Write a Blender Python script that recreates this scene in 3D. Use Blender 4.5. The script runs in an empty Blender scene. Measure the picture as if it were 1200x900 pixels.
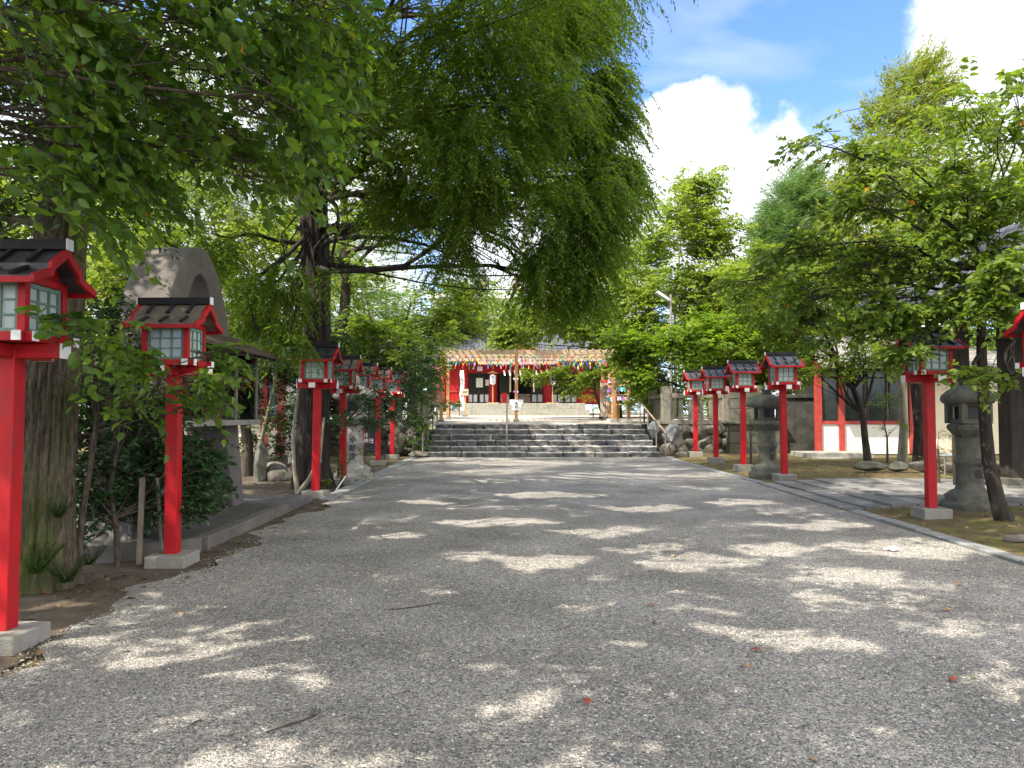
import bpy, bmesh, math, random
import numpy as np
from mathutils import Vector, Matrix

R = math.radians
random.seed(7)
rng = np.random.default_rng(7)
scn = bpy.context.scene
col = scn.collection

# ------------------------------------------------------------------ camera, sky, sun, exposure
F, CX, CY, CAMH, HORIZ = 880.0, 600.0, 450.0, 1.55, 486.0
PITCH = math.atan((HORIZ - CY) / F)
cam_d = bpy.data.cameras.new('camera'); cam = bpy.data.objects.new('camera', cam_d); col.objects.link(cam)
cam_d.sensor_width = 36; cam_d.lens = 36 * F / 1200; cam_d.clip_end = 3000; cam_d.clip_start = .05
cam.location = (0, 0, CAMH); cam.rotation_euler = (R(90) + PITCH, 0, 0)
scn.camera = cam
ca, sa = math.cos(PITCH), math.sin(PITCH)


def P(px, py, Y):
    """world point seen at photo pixel px,py at distance Y along the path"""
    dx, dy = (px - CX) / F, (CY - py) / F
    t = Y / (ca - dy * sa)
    return Vector((dx * t, Y, CAMH + t * (sa + dy * ca)))


def PD(px, py):
    dx, dy = (px - CX) / F, (CY - py) / F
    return Vector((dx, ca - dy * sa, sa + dy * ca)).normalized()


SUN_EL, SUN_DX, SUN_DY = R(51), -0.82, -0.57      # sun stands high on the left, a little behind the camera
_az = math.atan2(SUN_DX, SUN_DY)                  # angle from +Y towards +X
sun_dir = Vector((math.sin(_az) * math.cos(SUN_EL), math.cos(_az) * math.cos(SUN_EL), math.sin(SUN_EL)))
sl = bpy.data.lights.new('sun', 'SUN'); sl.energy = 3.9; sl.angle = R(.53); sl.color = (1, .90, .75)
so = bpy.data.objects.new('sun', sl); col.objects.link(so)
so.rotation_euler = sun_dir.to_track_quat('Z', 'Y').to_euler(); so.location = sun_dir * 40

w = bpy.data.worlds.new('World'); scn.world = w; w.use_nodes = True
wn, wl = w.node_tree.nodes, w.node_tree.links
wn.clear()
w_out = wn.new('ShaderNodeOutputWorld'); w_bg = wn.new('ShaderNodeBackground'); w_bg.inputs[1].default_value = .15
wl.new(w_bg.outputs[0], w_out.inputs[0])
sky = wn.new('ShaderNodeTexSky'); sky.sky_type = 'NISHITA'; sky.sun_disc = False
sky.sun_elevation = SUN_EL; sky.sun_rotation = _az; sky.air_density = 1.0; sky.dust_density = .4; sky.ozone_density = 3.2
tc = wn.new('ShaderNodeTexCoord')
nz = wn.new('ShaderNodeTexNoise'); nz.inputs['Scale'].default_value = 7; nz.inputs['Detail'].default_value = 9; nz.inputs['Roughness'].default_value = .6
wl.new(tc.outputs['Generated'], nz.inputs['Vector'])
sub = wn.new('ShaderNodeVectorMath'); sub.operation = 'SUBTRACT'; sub.inputs[1].default_value = (.5, .5, .5)
wl.new(nz.outputs['Color'], sub.inputs[0])
scl = wn.new('ShaderNodeVectorMath'); scl.operation = 'SCALE'; scl.inputs['Scale'].default_value = .17
wl.new(sub.outputs[0], scl.inputs[0])
add = wn.new('ShaderNodeVectorMath'); add.operation = 'ADD'
wl.new(tc.outputs['Generated'], add.inputs[0]); wl.new(scl.outputs[0], add.inputs[1])
prev = None
for (px, py, rad) in [(800, 150, 62), (745, 210, 75), (830, 240, 90), (905, 215, 62), (940, 260, 80), (1150, 45, 62), (1215, 40, 110),
                      (1190, 160, 90), (1120, 250, 110), (640, 330, 150), (330, 340, 170), (60, 330, 220), (950, 330, 170), (420, 160, 90), (230, 120, 90)]:
    c = PD(px, py); r = rad / F
    d = wn.new('ShaderNodeVectorMath'); d.operation = 'DISTANCE'; d.inputs[1].default_value = c
    wl.new(add.outputs[0], d.inputs[0])
    m = wn.new('ShaderNodeMapRange'); m.interpolation_type = 'SMOOTHSTEP'
    m.inputs['From Min'].default_value = r * 1.04; m.inputs['From Max'].default_value = r * .74
    m.inputs['To Min'].default_value = 0; m.inputs['To Max'].default_value = 1
    wl.new(d.outputs['Value'], m.inputs['Value'])
    if prev is None:
        prev = m.outputs[0]
    else:
        x = wn.new('ShaderNodeMath'); x.operation = 'MAXIMUM'; wl.new(prev, x.inputs[0]); wl.new(m.outputs[0], x.inputs[1]); prev = x.outputs[0]
# thin high wisps and broad far cloud near the horizon
mp = wn.new('ShaderNodeMapping'); mp.inputs['Rotation'].default_value = (0, R(28), 0); mp.inputs['Scale'].default_value = (2.2, 2.2, 7)
wl.new(tc.outputs['Generated'], mp.inputs['Vector'])
n2 = wn.new('ShaderNodeTexNoise'); n2.inputs['Scale'].default_value = 1.6; n2.inputs['Detail'].default_value = 8; n2.inputs['Distortion'].default_value = .6
wl.new(mp.outputs[0], n2.inputs['Vector'])
m2 = wn.new('ShaderNodeMapRange'); m2.inputs['From Min'].default_value = .47; m2.inputs['From Max'].default_value = .75; m2.inputs['To Max'].default_value = .42
wl.new(n2.outputs['Fac'], m2.inputs['Value'])
x = wn.new('ShaderNodeMath'); x.operation = 'MAXIMUM'; wl.new(prev, x.inputs[0]); wl.new(m2.outputs[0], x.inputs[1]); prev = x.outputs[0]
# extra-bright cloud banks out of view, added to fill the shade
back = None
for v, rad in [((.2, -.8, .55), 520), ((-.7, -.5, .5), 460), ((.8, -.3, .5), 460), ((0, -.3, 1), 420), ((-.85, .3, .45), 320), ((.9, .35, .3), 200), ((.5, -.2, .9), 300)]:
    r = rad / F; d = wn.new('ShaderNodeVectorMath'); d.operation = 'DISTANCE'; d.inputs[1].default_value = Vector(v).normalized(); wl.new(add.outputs[0], d.inputs[0])
    m = wn.new('ShaderNodeMapRange'); m.interpolation_type = 'SMOOTHSTEP'; m.inputs['From Min'].default_value = r * 1.05; m.inputs['From Max'].default_value = r * .7; m.inputs['To Min'].default_value = 0; m.inputs['To Max'].default_value = 1
    wl.new(d.outputs['Value'], m.inputs['Value'])
    if back is None: back = m.outputs[0]
    else:
        x = wn.new('ShaderNodeMath'); x.operation = 'MAXIMUM'; wl.new(back, x.inputs[0]); wl.new(m.outputs[0], x.inputs[1]); back = x.outputs[0]
crp = wn.new('ShaderNodeMapRange'); crp.inputs['From Min'].default_value = .3; crp.inputs['From Max'].default_value = .7
crp.inputs['To Min'].default_value = .66; crp.inputs['To Max'].default_value = 1.0
wl.new(nz.outputs['Fac'], crp.inputs['Value'])
cc = wn.new('ShaderNodeVectorMath'); cc.operation = 'SCALE'; cc.inputs[0].default_value = (4.1, 4.25, 4.5)
wl.new(crp.outputs[0], cc.inputs['Scale'])
mx = wn.new('ShaderNodeMixRGB'); tint = wn.new('ShaderNodeMixRGB'); tint.blend_type = 'MULTIPLY'; tint.inputs[0].default_value = 1; tint.inputs[2].default_value = (.62, .73, 1, 1); wl.new(sky.outputs[0], tint.inputs[1])
wl.new(prev, mx.inputs[0]); wl.new(tint.outputs[0], mx.inputs[1]); wl.new(cc.outputs[0], mx.inputs[2])
mx2 = wn.new('ShaderNodeMixRGB'); mx2.inputs[2].default_value = (9, 8.6, 8.0, 1); wl.new(back, mx2.inputs[0]); wl.new(mx.outputs[0], mx2.inputs[1]); wl.new(mx2.outputs[0], w_bg.inputs[0])

vs = scn.view_settings
vs.view_transform = 'Standard'; vs.look = 'None'; vs.gamma = 1; vs.use_curve_mapping = False; vs.exposure = 1.42
scn.render.engine = 'CYCLES'
cy = scn.cycles
cy.use_denoising = True
cy.max_bounces = 7; cy.diffuse_bounces = 4; cy.glossy_bounces = 2; cy.transmission_bounces = 4; cy.transparent_max_bounces = 6
cy.sample_clamp_indirect = 8


# ------------------------------------------------------------------ helpers
def wloc(o):
    v = Vector((0, 0, 0))
    while o is not None:
        v += o.location; o = o.parent
    return v


def tag(o, label=None, cat=None, group=None, kind=None):
    if label: o['label'] = label
    if cat: o['category'] = cat
    if group: o['group'] = group
    if kind: o['kind'] = kind
    return o


def thing(name, label, cat, loc=(0, 0, 0), group=None):
    o = bpy.data.objects.new(name, None); col.objects.link(o)
    o.empty_display_size = .2; o.location = loc
    return tag(o, label, cat, group)


class MB:
    def __init__(s):
        s.v = []; s.f = []; s.m = []; s.sm = []

    def add(s, verts, faces, m=0, smooth=False):
        b = len(s.v); s.v += [tuple(v) for v in verts]
        for f in faces:
            s.f.append(tuple(b + i for i in f)); s.m.append(m); s.sm.append(smooth)
        return s

    def box(s, x0, x1, y0, y1, z0, z1, m=0):
        v = [(x0, y0, z0), (x1, y0, z0), (x1, y1, z0), (x0, y1, z0), (x0, y0, z1), (x1, y0, z1), (x1, y1, z1), (x0, y1, z1)]
        return s.add(v, [(0, 3, 2, 1), (4, 5, 6, 7), (0, 1, 5, 4), (1, 2, 6, 5), (2, 3, 7, 6), (3, 0, 4, 7)], m)

    def cbox(s, c, size, rot=None, m=0):
        h = Vector(size) / 2; pts = []
        for dz in (-1, 1):
            for dx, dy in ((-1, -1), (1, -1), (1, 1), (-1, 1)):
                p = Vector((dx * h.x, dy * h.y, dz * h.z))
                if rot is not None: p = rot @ p
                pts.append(p + Vector(c))
        return s.add(pts, [(0, 3, 2, 1), (4, 5, 6, 7), (0, 1, 5, 4), (1, 2, 6, 5), (2, 3, 7, 6), (3, 0, 4, 7)], m)

    def beam(s, a, b, wd, ht, m=0):
        a, b = Vector(a), Vector(b); d = (b - a)
        q = d.to_track_quat('Y', 'Z').to_matrix()
        return s.cbox((a + b) / 2, (wd, d.length, ht), q, m)

    def tube(s, pts, rad, n=8, m=0, cap=True, wob=0):
        pts = [Vector(p) for p in pts]; rings = []
        if not hasattr(rad, '__len__'): rad = [rad] * len(pts)
        up = Vector((0.13, .07, 1)).normalized() if abs((pts[-1] - pts[0]).normalized().z) < .8 else Vector((1, .1, 0)).normalized()
        for i, p in enumerate(pts):
            t = (pts[min(i + 1, len(pts) - 1)] - pts[max(i - 1, 0)]).normalized()
            a = t.cross(up).normalized(); b = t.cross(a).normalized(); up = -b if False else up
            rings.append([p + (a * math.cos(2 * math.pi * k / n) + b * math.sin(2 * math.pi * k / n)) * rad[i] * (1 + wob * math.sin(k * 2.4 + i * .35) + wob * .6 * math.sin(k * 4.9 + 1)) for k in range(n)])
        v = [q for r_ in rings for q in r_]; f = []
        for i in range(len(pts) - 1):
            for k in range(n):
                f.append((i * n + k, i * n + (k + 1) % n, (i + 1) * n + (k + 1) % n, (i + 1) * n + k))
        s.add(v, f, m, True)
        if cap:
            s.add(rings[0], [tuple(range(n))[::-1]], m); s.add(rings[-1], [tuple(range(n))], m)
        return s

    def lathe(s, prof, c=(0, 0), n=24, m=0, rot0=0, smooth=True):
        v = []; f = []
        for (r, z) in prof:
            for k in range(n):
                a = 2 * math.pi * k / n + rot0
                v.append((c[0] + r * math.cos(a), c[1] + r * math.sin(a), z))
        for i in range(len(prof) - 1):
            for k in range(n):
                f.append((i * n + k, i * n + (k + 1) % n, (i + 1) * n + (k + 1) % n, (i + 1) * n + k))
        s.add(v, f, m, smooth)
        s.add(v[:n], [tuple(range(n))[::-1]], m); s.add(v[-n:], [tuple(range(n))], m)
        return s

    def prism(s, poly, x0, x1, axis='x', m=0):
        """poly in the two other axes, extruded along axis"""
        def mk(a, b, e):
            return {'x': (e, a, b), 'y': (a, e, b), 'z': (a, b, e)}[axis]
        n = len(poly)
        v = [mk(a, b, x0) for a, b in poly] + [mk(a, b, x1) for a, b in poly]
        return s.add(v, [tuple(range(n))[::-1], tuple(range(n, 2 * n))] + [(i, (i + 1) % n, n + (i + 1) % n, n + i) for i in range(n)], m)

    def rock(s, c, size, seed, m=0, rot=0):
        rr = random.Random(seed); bm = bmesh.new(); bmesh.ops.create_icosphere(bm, subdivisions=3, radius=1)
        k = [(Vector((rr.uniform(-1, 1), rr.uniform(-1, 1), rr.uniform(-1, 1))).normalized(), rr.uniform(.55, .9)) for _ in range(11)]
        mt = Matrix.Rotation(rot, 3, 'Z'); vs_ = []
        for v in bm.verts:
            p = v.co.copy()
            for d, lim in k:
                q = p.dot(d)
                if q > lim: p -= d * (q - lim) * .92
            p *= 1 + .03 * math.sin(p.x * 9 + seed) * math.cos(p.y * 8 + p.z * 7)
            p = mt @ Vector((p.x * size[0], p.y * size[1], p.z * size[2]))
            vs_.append(p + Vector(c))
        s.add(vs_, [tuple(v.index for v in f.verts) for f in bm.faces], m, False); bm.free()
        return s

    def explode(s, name, mats, parent=None, bevel=0):
        par = list(range(len(s.v)))
        def fnd(i):
            while par[i] != i: par[i] = par[par[i]]; i = par[i]
            return i
        for f in s.f:
            for k_ in f[1:]: par[fnd(k_)] = fnd(f[0])
        g_ = {}
        for f, m_, sm_ in zip(s.f, s.m, s.sm): g_.setdefault(fnd(f[0]), []).append((f, m_, sm_))
        out = []
        for fl in g_.values():
            q_ = MB(); ids = sorted({i for f, _, _ in fl for i in f}); mp_ = {a_: b_ for b_, a_ in enumerate(ids)}
            q_.v = [s.v[i] for i in ids]; q_.f = [tuple(mp_[i] for i in f) for f, _, _ in fl]; q_.m = [x_[1] for x_ in fl]; q_.sm = [x_[2] for x_ in fl]
            out.append(q_.build(name, mats, parent, bevel))
        return out

    def build(s, name, mats, parent=None, bevel=0, label=None, fix=True):
        me = bpy.data.meshes.new(name)
        off = wloc(parent) if parent is not None else Vector((0, 0, 0))
        me.from_pydata([(x - off.x, y - off.y, z - off.z) for x, y, z in s.v], [], s.f)
        if not isinstance(mats, (list, tuple)): mats = [mats]
        for q in mats: me.materials.append(q)
        me.polygons.foreach_set('material_index', s.m); me.polygons.foreach_set('use_smooth', s.sm)
        if fix:
            bm = bmesh.new(); bm.from_mesh(me)
            bmesh.ops.recalc_face_normals(bm, faces=bm.faces); bm.to_mesh(me); bm.free()
        me.update()
        o = bpy.data.objects.new(name, me); col.objects.link(o)
        if parent is not None: o.parent = parent
        if bevel:
            b = o.modifiers.new('bevel', 'BEVEL'); b.width = bevel; b.segments = 2; b.limit_method = 'ANGLE'; b.angle_limit = R(35)
        if label: o['label'] = label
        return o


def kids(o):
    return [c for c in bpy.data.objects if c.parent == o]


def copy_tree(o, parent=None, table=None):
    if table is None:
        table = {}
        for c in bpy.data.objects:
            if c.parent: table.setdefault(c.parent.name, []).append(c)
    c = o.copy(); col.objects.link(c)
    if parent: c.parent = parent
    for ch in table.get(o.name, []): copy_tree(ch, c, table)
    return c


# ------------------------------------------------------------------ materials
MATS = {}


def mat(name, c1, c2=None, scale=6, rough=.7, bump=0, bscale=40, spec=.4, c3=None, c3scale=1.2, c3amt=.5, metal=0, stretch=None, island=0):
    m = bpy.data.materials.new(name); m.use_nodes = True; n, l = m.node_tree.nodes, m.node_tree.links
    b = n['Principled BSDF']; b.inputs['Roughness'].default_value = rough; b.inputs['Specular IOR Level'].default_value = spec; b.inputs['Metallic'].default_value = metal
    t = n.new('ShaderNodeTexCoord'); vec = t.outputs['Object']
    if stretch:
        q = n.new('ShaderNodeMapping'); q.inputs['Scale'].default_value = stretch; l.new(vec, q.inputs['Vector']); vec = q.outputs[0]
    c2 = c2 or tuple(x * .8 for x in c1)
    z = n.new('ShaderNodeTexNoise'); z.inputs['Scale'].default_value = scale; z.inputs['Detail'].default_value = 7; z.inputs['Roughness'].default_value = .65; l.new(vec, z.inputs['Vector'])
    cr = n.new('ShaderNodeValToRGB'); cr.color_ramp.elements[0].position = .32; cr.color_ramp.elements[1].position = .68
    cr.color_ramp.elements[0].color = (*c2, 1); cr.color_ramp.elements[1].color = (*c1, 1); l.new(z.outputs['Fac'], cr.inputs[0])
    out = cr.outputs[0]
    if c3:
        z3 = n.new('ShaderNodeTexNoise'); z3.inputs['Scale'].default_value = c3scale; z3.inputs['Detail'].default_value = 8; z3.inputs['Roughness'].default_value = .7; l.new(vec, z3.inputs['Vector'])
        mr = n.new('ShaderNodeMapRange'); mr.inputs['From Min'].default_value = .5; mr.inputs['From Max'].default_value = .66; mr.inputs['To Max'].default_value = c3amt; l.new(z3.outputs['Fac'], mr.inputs['Value'])
        mm = n.new('ShaderNodeMixRGB'); mm.inputs[2].default_value = (*c3, 1); l.new(mr.outputs[0], mm.inputs[0]); l.new(out, mm.inputs[1]); out = mm.outputs[0]
    if island:
        g = n.new('ShaderNodeNewGeometry'); mr = n.new('ShaderNodeMapRange'); mr.inputs['To Min'].default_value = 1 - island; mr.inputs['To Max'].default_value = 1 + island
        l.new(g.outputs['Random Per Island'], mr.inputs['Value']); vv = n.new('ShaderNodeVectorMath'); vv.operation = 'SCALE'; l.new(out, vv.inputs[0]); l.new(mr.outputs[0], vv.inputs['Scale']); out = vv.outputs[0]
    l.new(out, b.inputs['Base Color'])
    if bump:
        zb = n.new('ShaderNodeTexNoise'); zb.inputs['Scale'].default_value = bscale; zb.inputs['Detail'].default_value = 6; l.new(vec, zb.inputs['Vector'])
        bp = n.new('ShaderNodeBump'); bp.inputs['Strength'].default_value = bump; bp.inputs['Distance'].default_value = .02; l.new(zb.outputs['Fac'], bp.inputs['Height']); l.new(bp.outputs[0], b.inputs['Normal'])
    MATS[name] = m
    return m


def leafmat(name, cols, trans=.45, tcol=None, rough=.45, odd=None):
    """cols: dark..light leaf greens picked per leaf by the 'rnd' attribute; odd: rare autumn colour"""
    if name != 'litter_leaf': cols = [(r * .97, g_ * 1.07, b_) for r, g_, b_ in cols]
    m = bpy.data.materials.new(name); m.use_nodes = True; n, l = m.node_tree.nodes, m.node_tree.links
    b = n['Principled BSDF']; b.inputs['Roughness'].default_value = rough; b.inputs['Specular IOR Level'].default_value = .35
    a = n.new('ShaderNodeAttribute'); a.attribute_name = 'rnd'
    cr = n.new('ShaderNodeValToRGB'); els = cr.color_ramp.elements
    k = len(cols); els[0].position = 0; els[0].color = (*cols[0], 1); els[1].position = .93; els[1].color = (*cols[-1], 1)
    for i in range(1, k - 1):
        e = els.new(.93 * i / (k - 1)); e.color = (*cols[i], 1)
    if odd:
        e = els.new(.965); e.color = (*cols[-1], 1); e = els.new(.975); e.color = (*odd, 1)
    l.new(a.outputs['Fac'], cr.inputs[0]); l.new(cr.outputs[0], b.inputs['Base Color'])
    t = n.new('ShaderNodeBsdfTranslucent')
    hs = n.new('ShaderNodeMixRGB'); hs.blend_type = 'MULTIPLY'; hs.inputs[0].default_value = 1; hs.inputs[2].default_value = (*(tcol or (2.1, 2.0, .8)), 1)
    l.new(cr.outputs[0], hs.inputs[1]); l.new(hs.outputs[0], t.inputs['Color'])
    mx_ = n.new('ShaderNodeMixShader'); mx_.inputs[0].default_value = trans
    l.new(b.outputs[0], mx_.inputs[1]); l.new(t.outputs[0], mx_.inputs[2]); l.new(mx_.outputs[0], n['Material Output'].inputs[0])
    MATS[name] = m
    return m


red = mat('red_paint', (.47, .009, .015), (.33, .007, .012), 9, .5, .12, 60, .3, c3=(.16, .03, .025), c3scale=6, c3amt=.65, stretch=(1, 1, .35))
red_old = mat('red_paint_weathered', (.40, .05, .04), (.27, .032, .026), 7, .6, .15, 40)
white = mat('white_paint', (.8, .8, .8), (.7, .7, .69), 5, .6)
green_frame = mat('green_frame_paint', (.16, .27, .22), (.11, .2, .165), 8, .55)
pane_m = mat('acrylic_pane', (.50, .55, .54), (.36, .42, .42), 5, .28, 0, 1, .5)
roof_dark = mat('roof_boards_dark', (.055, .055, .065), (.025, .027, .035), 9, .5, .35, 50, .5, c3=(.10, .085, .07), c3scale=4, c3amt=.4)
roof_blue = mat('roof_boards_slate', (.07, .08, .115), (.035, .04, .065), 8, .4, .3, 40, .6)
roof_wood = mat('roof_boards_bleached', (.25, .215, .18), (.10, .085, .07), 12, .75, .4, 50, .3, stretch=(1, 3, 3), c3=(.05, .06, .03), c3scale=5, c3amt=.5)
ridge_m = mat('ridge_black', (.03, .03, .036), (.018, .018, .022), 10, .7, 0, 1, .15)
concrete = mat('concrete', (.30, .285, .265), (.20, .19, .175), 5, .85, .4, 60, .3, c3=(.12, .13, .08), c3scale=2, c3amt=.5)
concrete_dark = mat('concrete_stained', (.17, .155, .145), (.10, .093, .09), 3, .9, .5, 70, .3, c3=(.10, .10, .085), c3scale=1.3, c3amt=.7)
stone = mat('granite', (.36, .35, .32), (.23, .225, .205), 7, .85, .5, 55, .3, c3=(.14, .16, .10), c3scale=3, c3amt=.6)
stone_dark = mat('old_granite', (.145, .143, .12), (.06, .062, .052), 6, .9, .6, 45, .3, c3=(.07, .085, .04), c3scale=2.5, c3amt=.7)
stone_step = mat('step_stone', (.105, .112, .125), (.035, .039, .047), 4.5, .75, .7, 30, .4, c3=(.27, .24, .20), c3scale=2.2, c3amt=.6, island=.35)  # dark tone also carries the shade on the stair risers
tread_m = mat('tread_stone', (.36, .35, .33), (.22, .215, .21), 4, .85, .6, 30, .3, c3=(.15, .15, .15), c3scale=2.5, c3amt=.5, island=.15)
stone_wall = mat('wall_stone', (.15, .135, .115), (.06, .056, .05), 3.5, .85, .7, 24, .3, c3=(.06, .07, .045), c3scale=1.8, c3amt=.6, island=.35)
kerb_m = mat('kerb_stone', (.27, .28, .28), (.18, .185, .19), 5, .85, .4, 60, .3, island=.12)
paving_m = mat('paving_stone', (.25, .245, .235), (.12, .122, .122), 3, .85, .4, 50, .3, island=.25)
bark = mat('bark', (.12, .095, .075), (.03, .024, .02), 34, .95, 1, 26, .2, stretch=(1, 1, .16))
bark_moss = mat('mossy_bark', (.17, .14, .105), (.035, .03, .022), 42, .95, 1, 60, .2, stretch=(1, 1, .2), c3=(.085, .12, .02), c3scale=1.6, c3amt=.8)
bark_dark = mat('dark_bark', (.05, .042, .036), (.018, .015, .013), 12, .95, 1, 24, .2, stretch=(1, 1, .18))
bark_pale = mat('pale_bark', (.33, .30, .24), (.17, .155, .12), 10, .9, .6, 30, .2, stretch=(1, 1, .4), c3=(.10, .13, .05), c3scale=4, c3amt=.5)
wood = mat('new_timber', (.50, .29, .14), (.38, .20, .09), 10, .6, .2, 40, .3, stretch=(6, 6, .8))
wood_top = mat('timber_beam', (.50, .40, .28), (.38, .28, .18), 8, .7, .2, 40, .3)
wood_grey = mat('weathered_timber', (.25, .215, .17), (.13, .11, .09), 14, .9, .5, 40, .2, stretch=(1, 1, .15))
wood_dark = mat('dark_timber', (.06, .048, .038), (.025, .02, .017), 12, .75, .4, 40, .3, stretch=(1, 1, .2))
tile_m = mat('roof_tile', (.10, .11, .135), (.05, .056, .072), 5, .6, .2, 40, .3, island=.2)
tile_light = mat('roof_tile_pale', (.30, .29, .275), (.17, .165, .16), 4, .7, .2, 40, .4, island=.2)
plaster = mat('cream_plaster', (.66, .60, .45), (.58, .52, .38), 2.5, .85, .1, 60, .2)
plaster_w = mat('white_plaster', (.70, .69, .66), (.60, .59, .56), 2.5, .85, .1, 60, .2, c3=(.36, .34, .29), c3scale=2.2, c3amt=.35)
black_m = mat('black_lacquer', (.02, .02, .022), (.012, .012, .014), 5, .4)
darkglass = mat('dark_interior_glass', (.035, .045, .04), (.012, .016, .014), 2, .15, 0, 1, .6)
metal = mat('handrail_metal', (.30, .27, .24), (.18, .16, .14), 12, .5, .1, 60, .5, metal=.4)
copper_rail = mat('worn_handrail_grip', (.42, .30, .23), (.30, .20, .15), 12, .45, .1, 60, .5, metal=.3)
paper = mat('paper', (.72, .70, .64), (.62, .60, .54), 3, .8)
paper_w = mat('white_paper', (.85, .86, .90), (.76, .78, .82), 3, .8)
ink = mat('ink', (.03, .03, .035), (.02, .02, .025), 5, .7)
signwood = mat('sign_board', (.56, .46, .35), (.47, .38, .28), 6, .7, stretch=(1, 1, .2))
asphalt = mat('platform_paving', (.115, .115, .11), (.07, .07, .068), 5, .9, .6, 160, .3, c3=(.16, .15, .13), c3scale=2, c3amt=.5)
moss_g = mat('mossy_earth', (.16, .125, .06), (.085, .065, .038), 4, .95, .8, 70, .2, c3=(.13, .15, .03), c3scale=1.7, c3amt=.8)
earth = mat('earth', (.125, .10, .075), (.065, .052, .04), 4, .95, .9, 60, .2, c3=(.17, .15, .12), c3scale=5, c3amt=.5)
plaza_m = mat('plaza_ground', (.50, .46, .40), (.38, .35, .31), 3, .9, .5, 90, .2, c3=(.30, .29, .27), c3scale=.8, c3amt=.5)
blackstone = mat('polished_black_stone', (.022, .024, .03), (.012, .013, .018), 6, .25, 0, 1, .6)
grey_metal = mat('lamp_head_metal', (.55, .62, .66), (.45, .52, .56), 4, .35, metal=.3)
redlamp = mat('vermilion_cloth', (.62, .05, .04), (.5, .04, .03), 5, .6)
teal = mat('teal_plastic', (.02, .26, .28), (.015, .18, .2), 5, .4)
apt_wall = mat('apartment_wall', (.52, .53, .55), (.44, .45, .47), 1, .8)
apt_glass = mat('apartment_glass', (.16, .19, .23), (.10, .12, .15), 1, .25, 0, 1, .6)
orange_m = mat('orange_mast_paint', (.70, .16, .05), (.6, .13, .04), 4, .5)


def glass_mat():
    m = bpy.data.materials.new('case_glass'); m.use_nodes = True; n, l = m.node_tree.nodes, m.node_tree.links
    g = n.new('ShaderNodeBsdfGlossy'); g.inputs['Roughness'].default_value = .04; t = n.new('ShaderNodeBsdfTransparent'); t.inputs[0].default_value = (.88, .92, .9, 1)
    f = n.new('ShaderNodeFresnel'); f.inputs[0].default_value = 1.5; mx_ = n.new('ShaderNodeMixShader')
    l.new(f.outputs[0], mx_.inputs[0]); l.new(t.outputs[0], mx_.inputs[1]); l.new(g.outputs[0], mx_.inputs[2]); l.new(mx_.outputs[0], n['Material Output'].inputs[0])
    return m


glass = glass_mat()


def gravel_mat():
    m = bpy.data.materials.new('gravel'); m.use_nodes = True; n, l = m.node_tree.nodes, m.node_tree.links
    b = n['Principled BSDF']; b.inputs['Roughness'].default_value = .8; b.inputs['Specular IOR Level'].default_value = .35
    t = n.new('ShaderNodeTexCoord')
    wz = n.new('ShaderNodeTexNoise'); wz.inputs['Scale'].default_value = 30; l.new(t.outputs['Object'], wz.inputs['Vector'])
    wm = n.new('ShaderNodeVectorMath'); wm.operation = 'MULTIPLY_ADD'; wm.inputs[1].default_value = (.02, .02, .02); l.new(wz.outputs['Color'], wm.inputs[0]); l.new(t.outputs['Object'], wm.inputs[2])
    hs = []
    cols_ = []
    for sc in (84, 140):
        v = n.new('ShaderNodeTexVoronoi'); v.inputs['Scale'].default_value = sc; l.new(wm.outputs[0], v.inputs['Vector'])
        s = n.new('ShaderNodeSeparateColor'); l.new(v.outputs['Color'], s.inputs[0])
        cr = n.new('ShaderNodeValToRGB'); e = cr.color_ramp.elements
        e[0].position = 0; e[0].color = (.045, .048, .055, 1); e[1].position = 1; e[1].color = (.60, .585, .55, 1)
        for p_, c_ in ((.2, (.10, .106, .118)), (.45, (.18, .173, .162)), (.62, (.26, .238, .21)), (.8, (.33, .315, .285)), (.92, (.40, .375, .33))):
            q = e.new(p_); q.color = (*c_, 1)
        l.new(s.outputs[0], cr.inputs[0]); cols_.append(cr.outputs[0]); hs.append(v.outputs['Distance'])
    z = n.new('ShaderNodeTexNoise'); z.inputs['Scale'].default_value = 14; z.inputs['Detail'].default_value = 4; l.new(t.outputs['Object'], z.inputs['Vector'])
    mr = n.new('ShaderNodeMapRange'); mr.inputs['From Min'].default_value = .4; mr.inputs['From Max'].default_value = .6; l.new(z.outputs['Fac'], mr.inputs['Value'])
    mm = n.new('ShaderNodeMixRGB'); l.new(mr.outputs[0], mm.inputs[0]); l.new(cols_[0], mm.inputs[1]); l.new(cols_[1], mm.inputs[2])
    z2 = n.new('ShaderNodeTexNoise'); z2.inputs['Scale'].default_value = .9; z2.inputs['Detail'].default_value = 6; l.new(t.outputs['Object'], z2.inputs['Vector'])
    m2_ = n.new('ShaderNodeMapRange'); m2_.inputs['From Min'].default_value = .35; m2_.inputs['From Max'].default_value = .65; m2_.inputs['To Min'].default_value = .85; m2_.inputs['To Max'].default_value = 1.4; l.new(z2.outputs['Fac'], m2_.inputs['Value'])
    vv = n.new('ShaderNodeVectorMath'); vv.operation = 'SCALE'; l.new(mm.outputs[0], vv.inputs[0]); l.new(m2_.outputs[0], vv.inputs['Scale'])
    l.new(vv.outputs[0], b.inputs['Base Color'])
    hm = n.new('ShaderNodeMixRGB'); l.new(mr.outputs[0], hm.inputs[0]); l.new(hs[0], hm.inputs[1]); l.new(hs[1], hm.inputs[2])
    bp = n.new('ShaderNodeBump'); bp.invert = True; bp.inputs['Strength'].default_value = .9; bp.inputs['Distance'].default_value = .012
    l.new(hm.outputs[0], bp.inputs['Height']); l.new(bp.outputs[0], b.inputs['Normal'])
    return m


gravel_m = gravel_mat()


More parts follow.
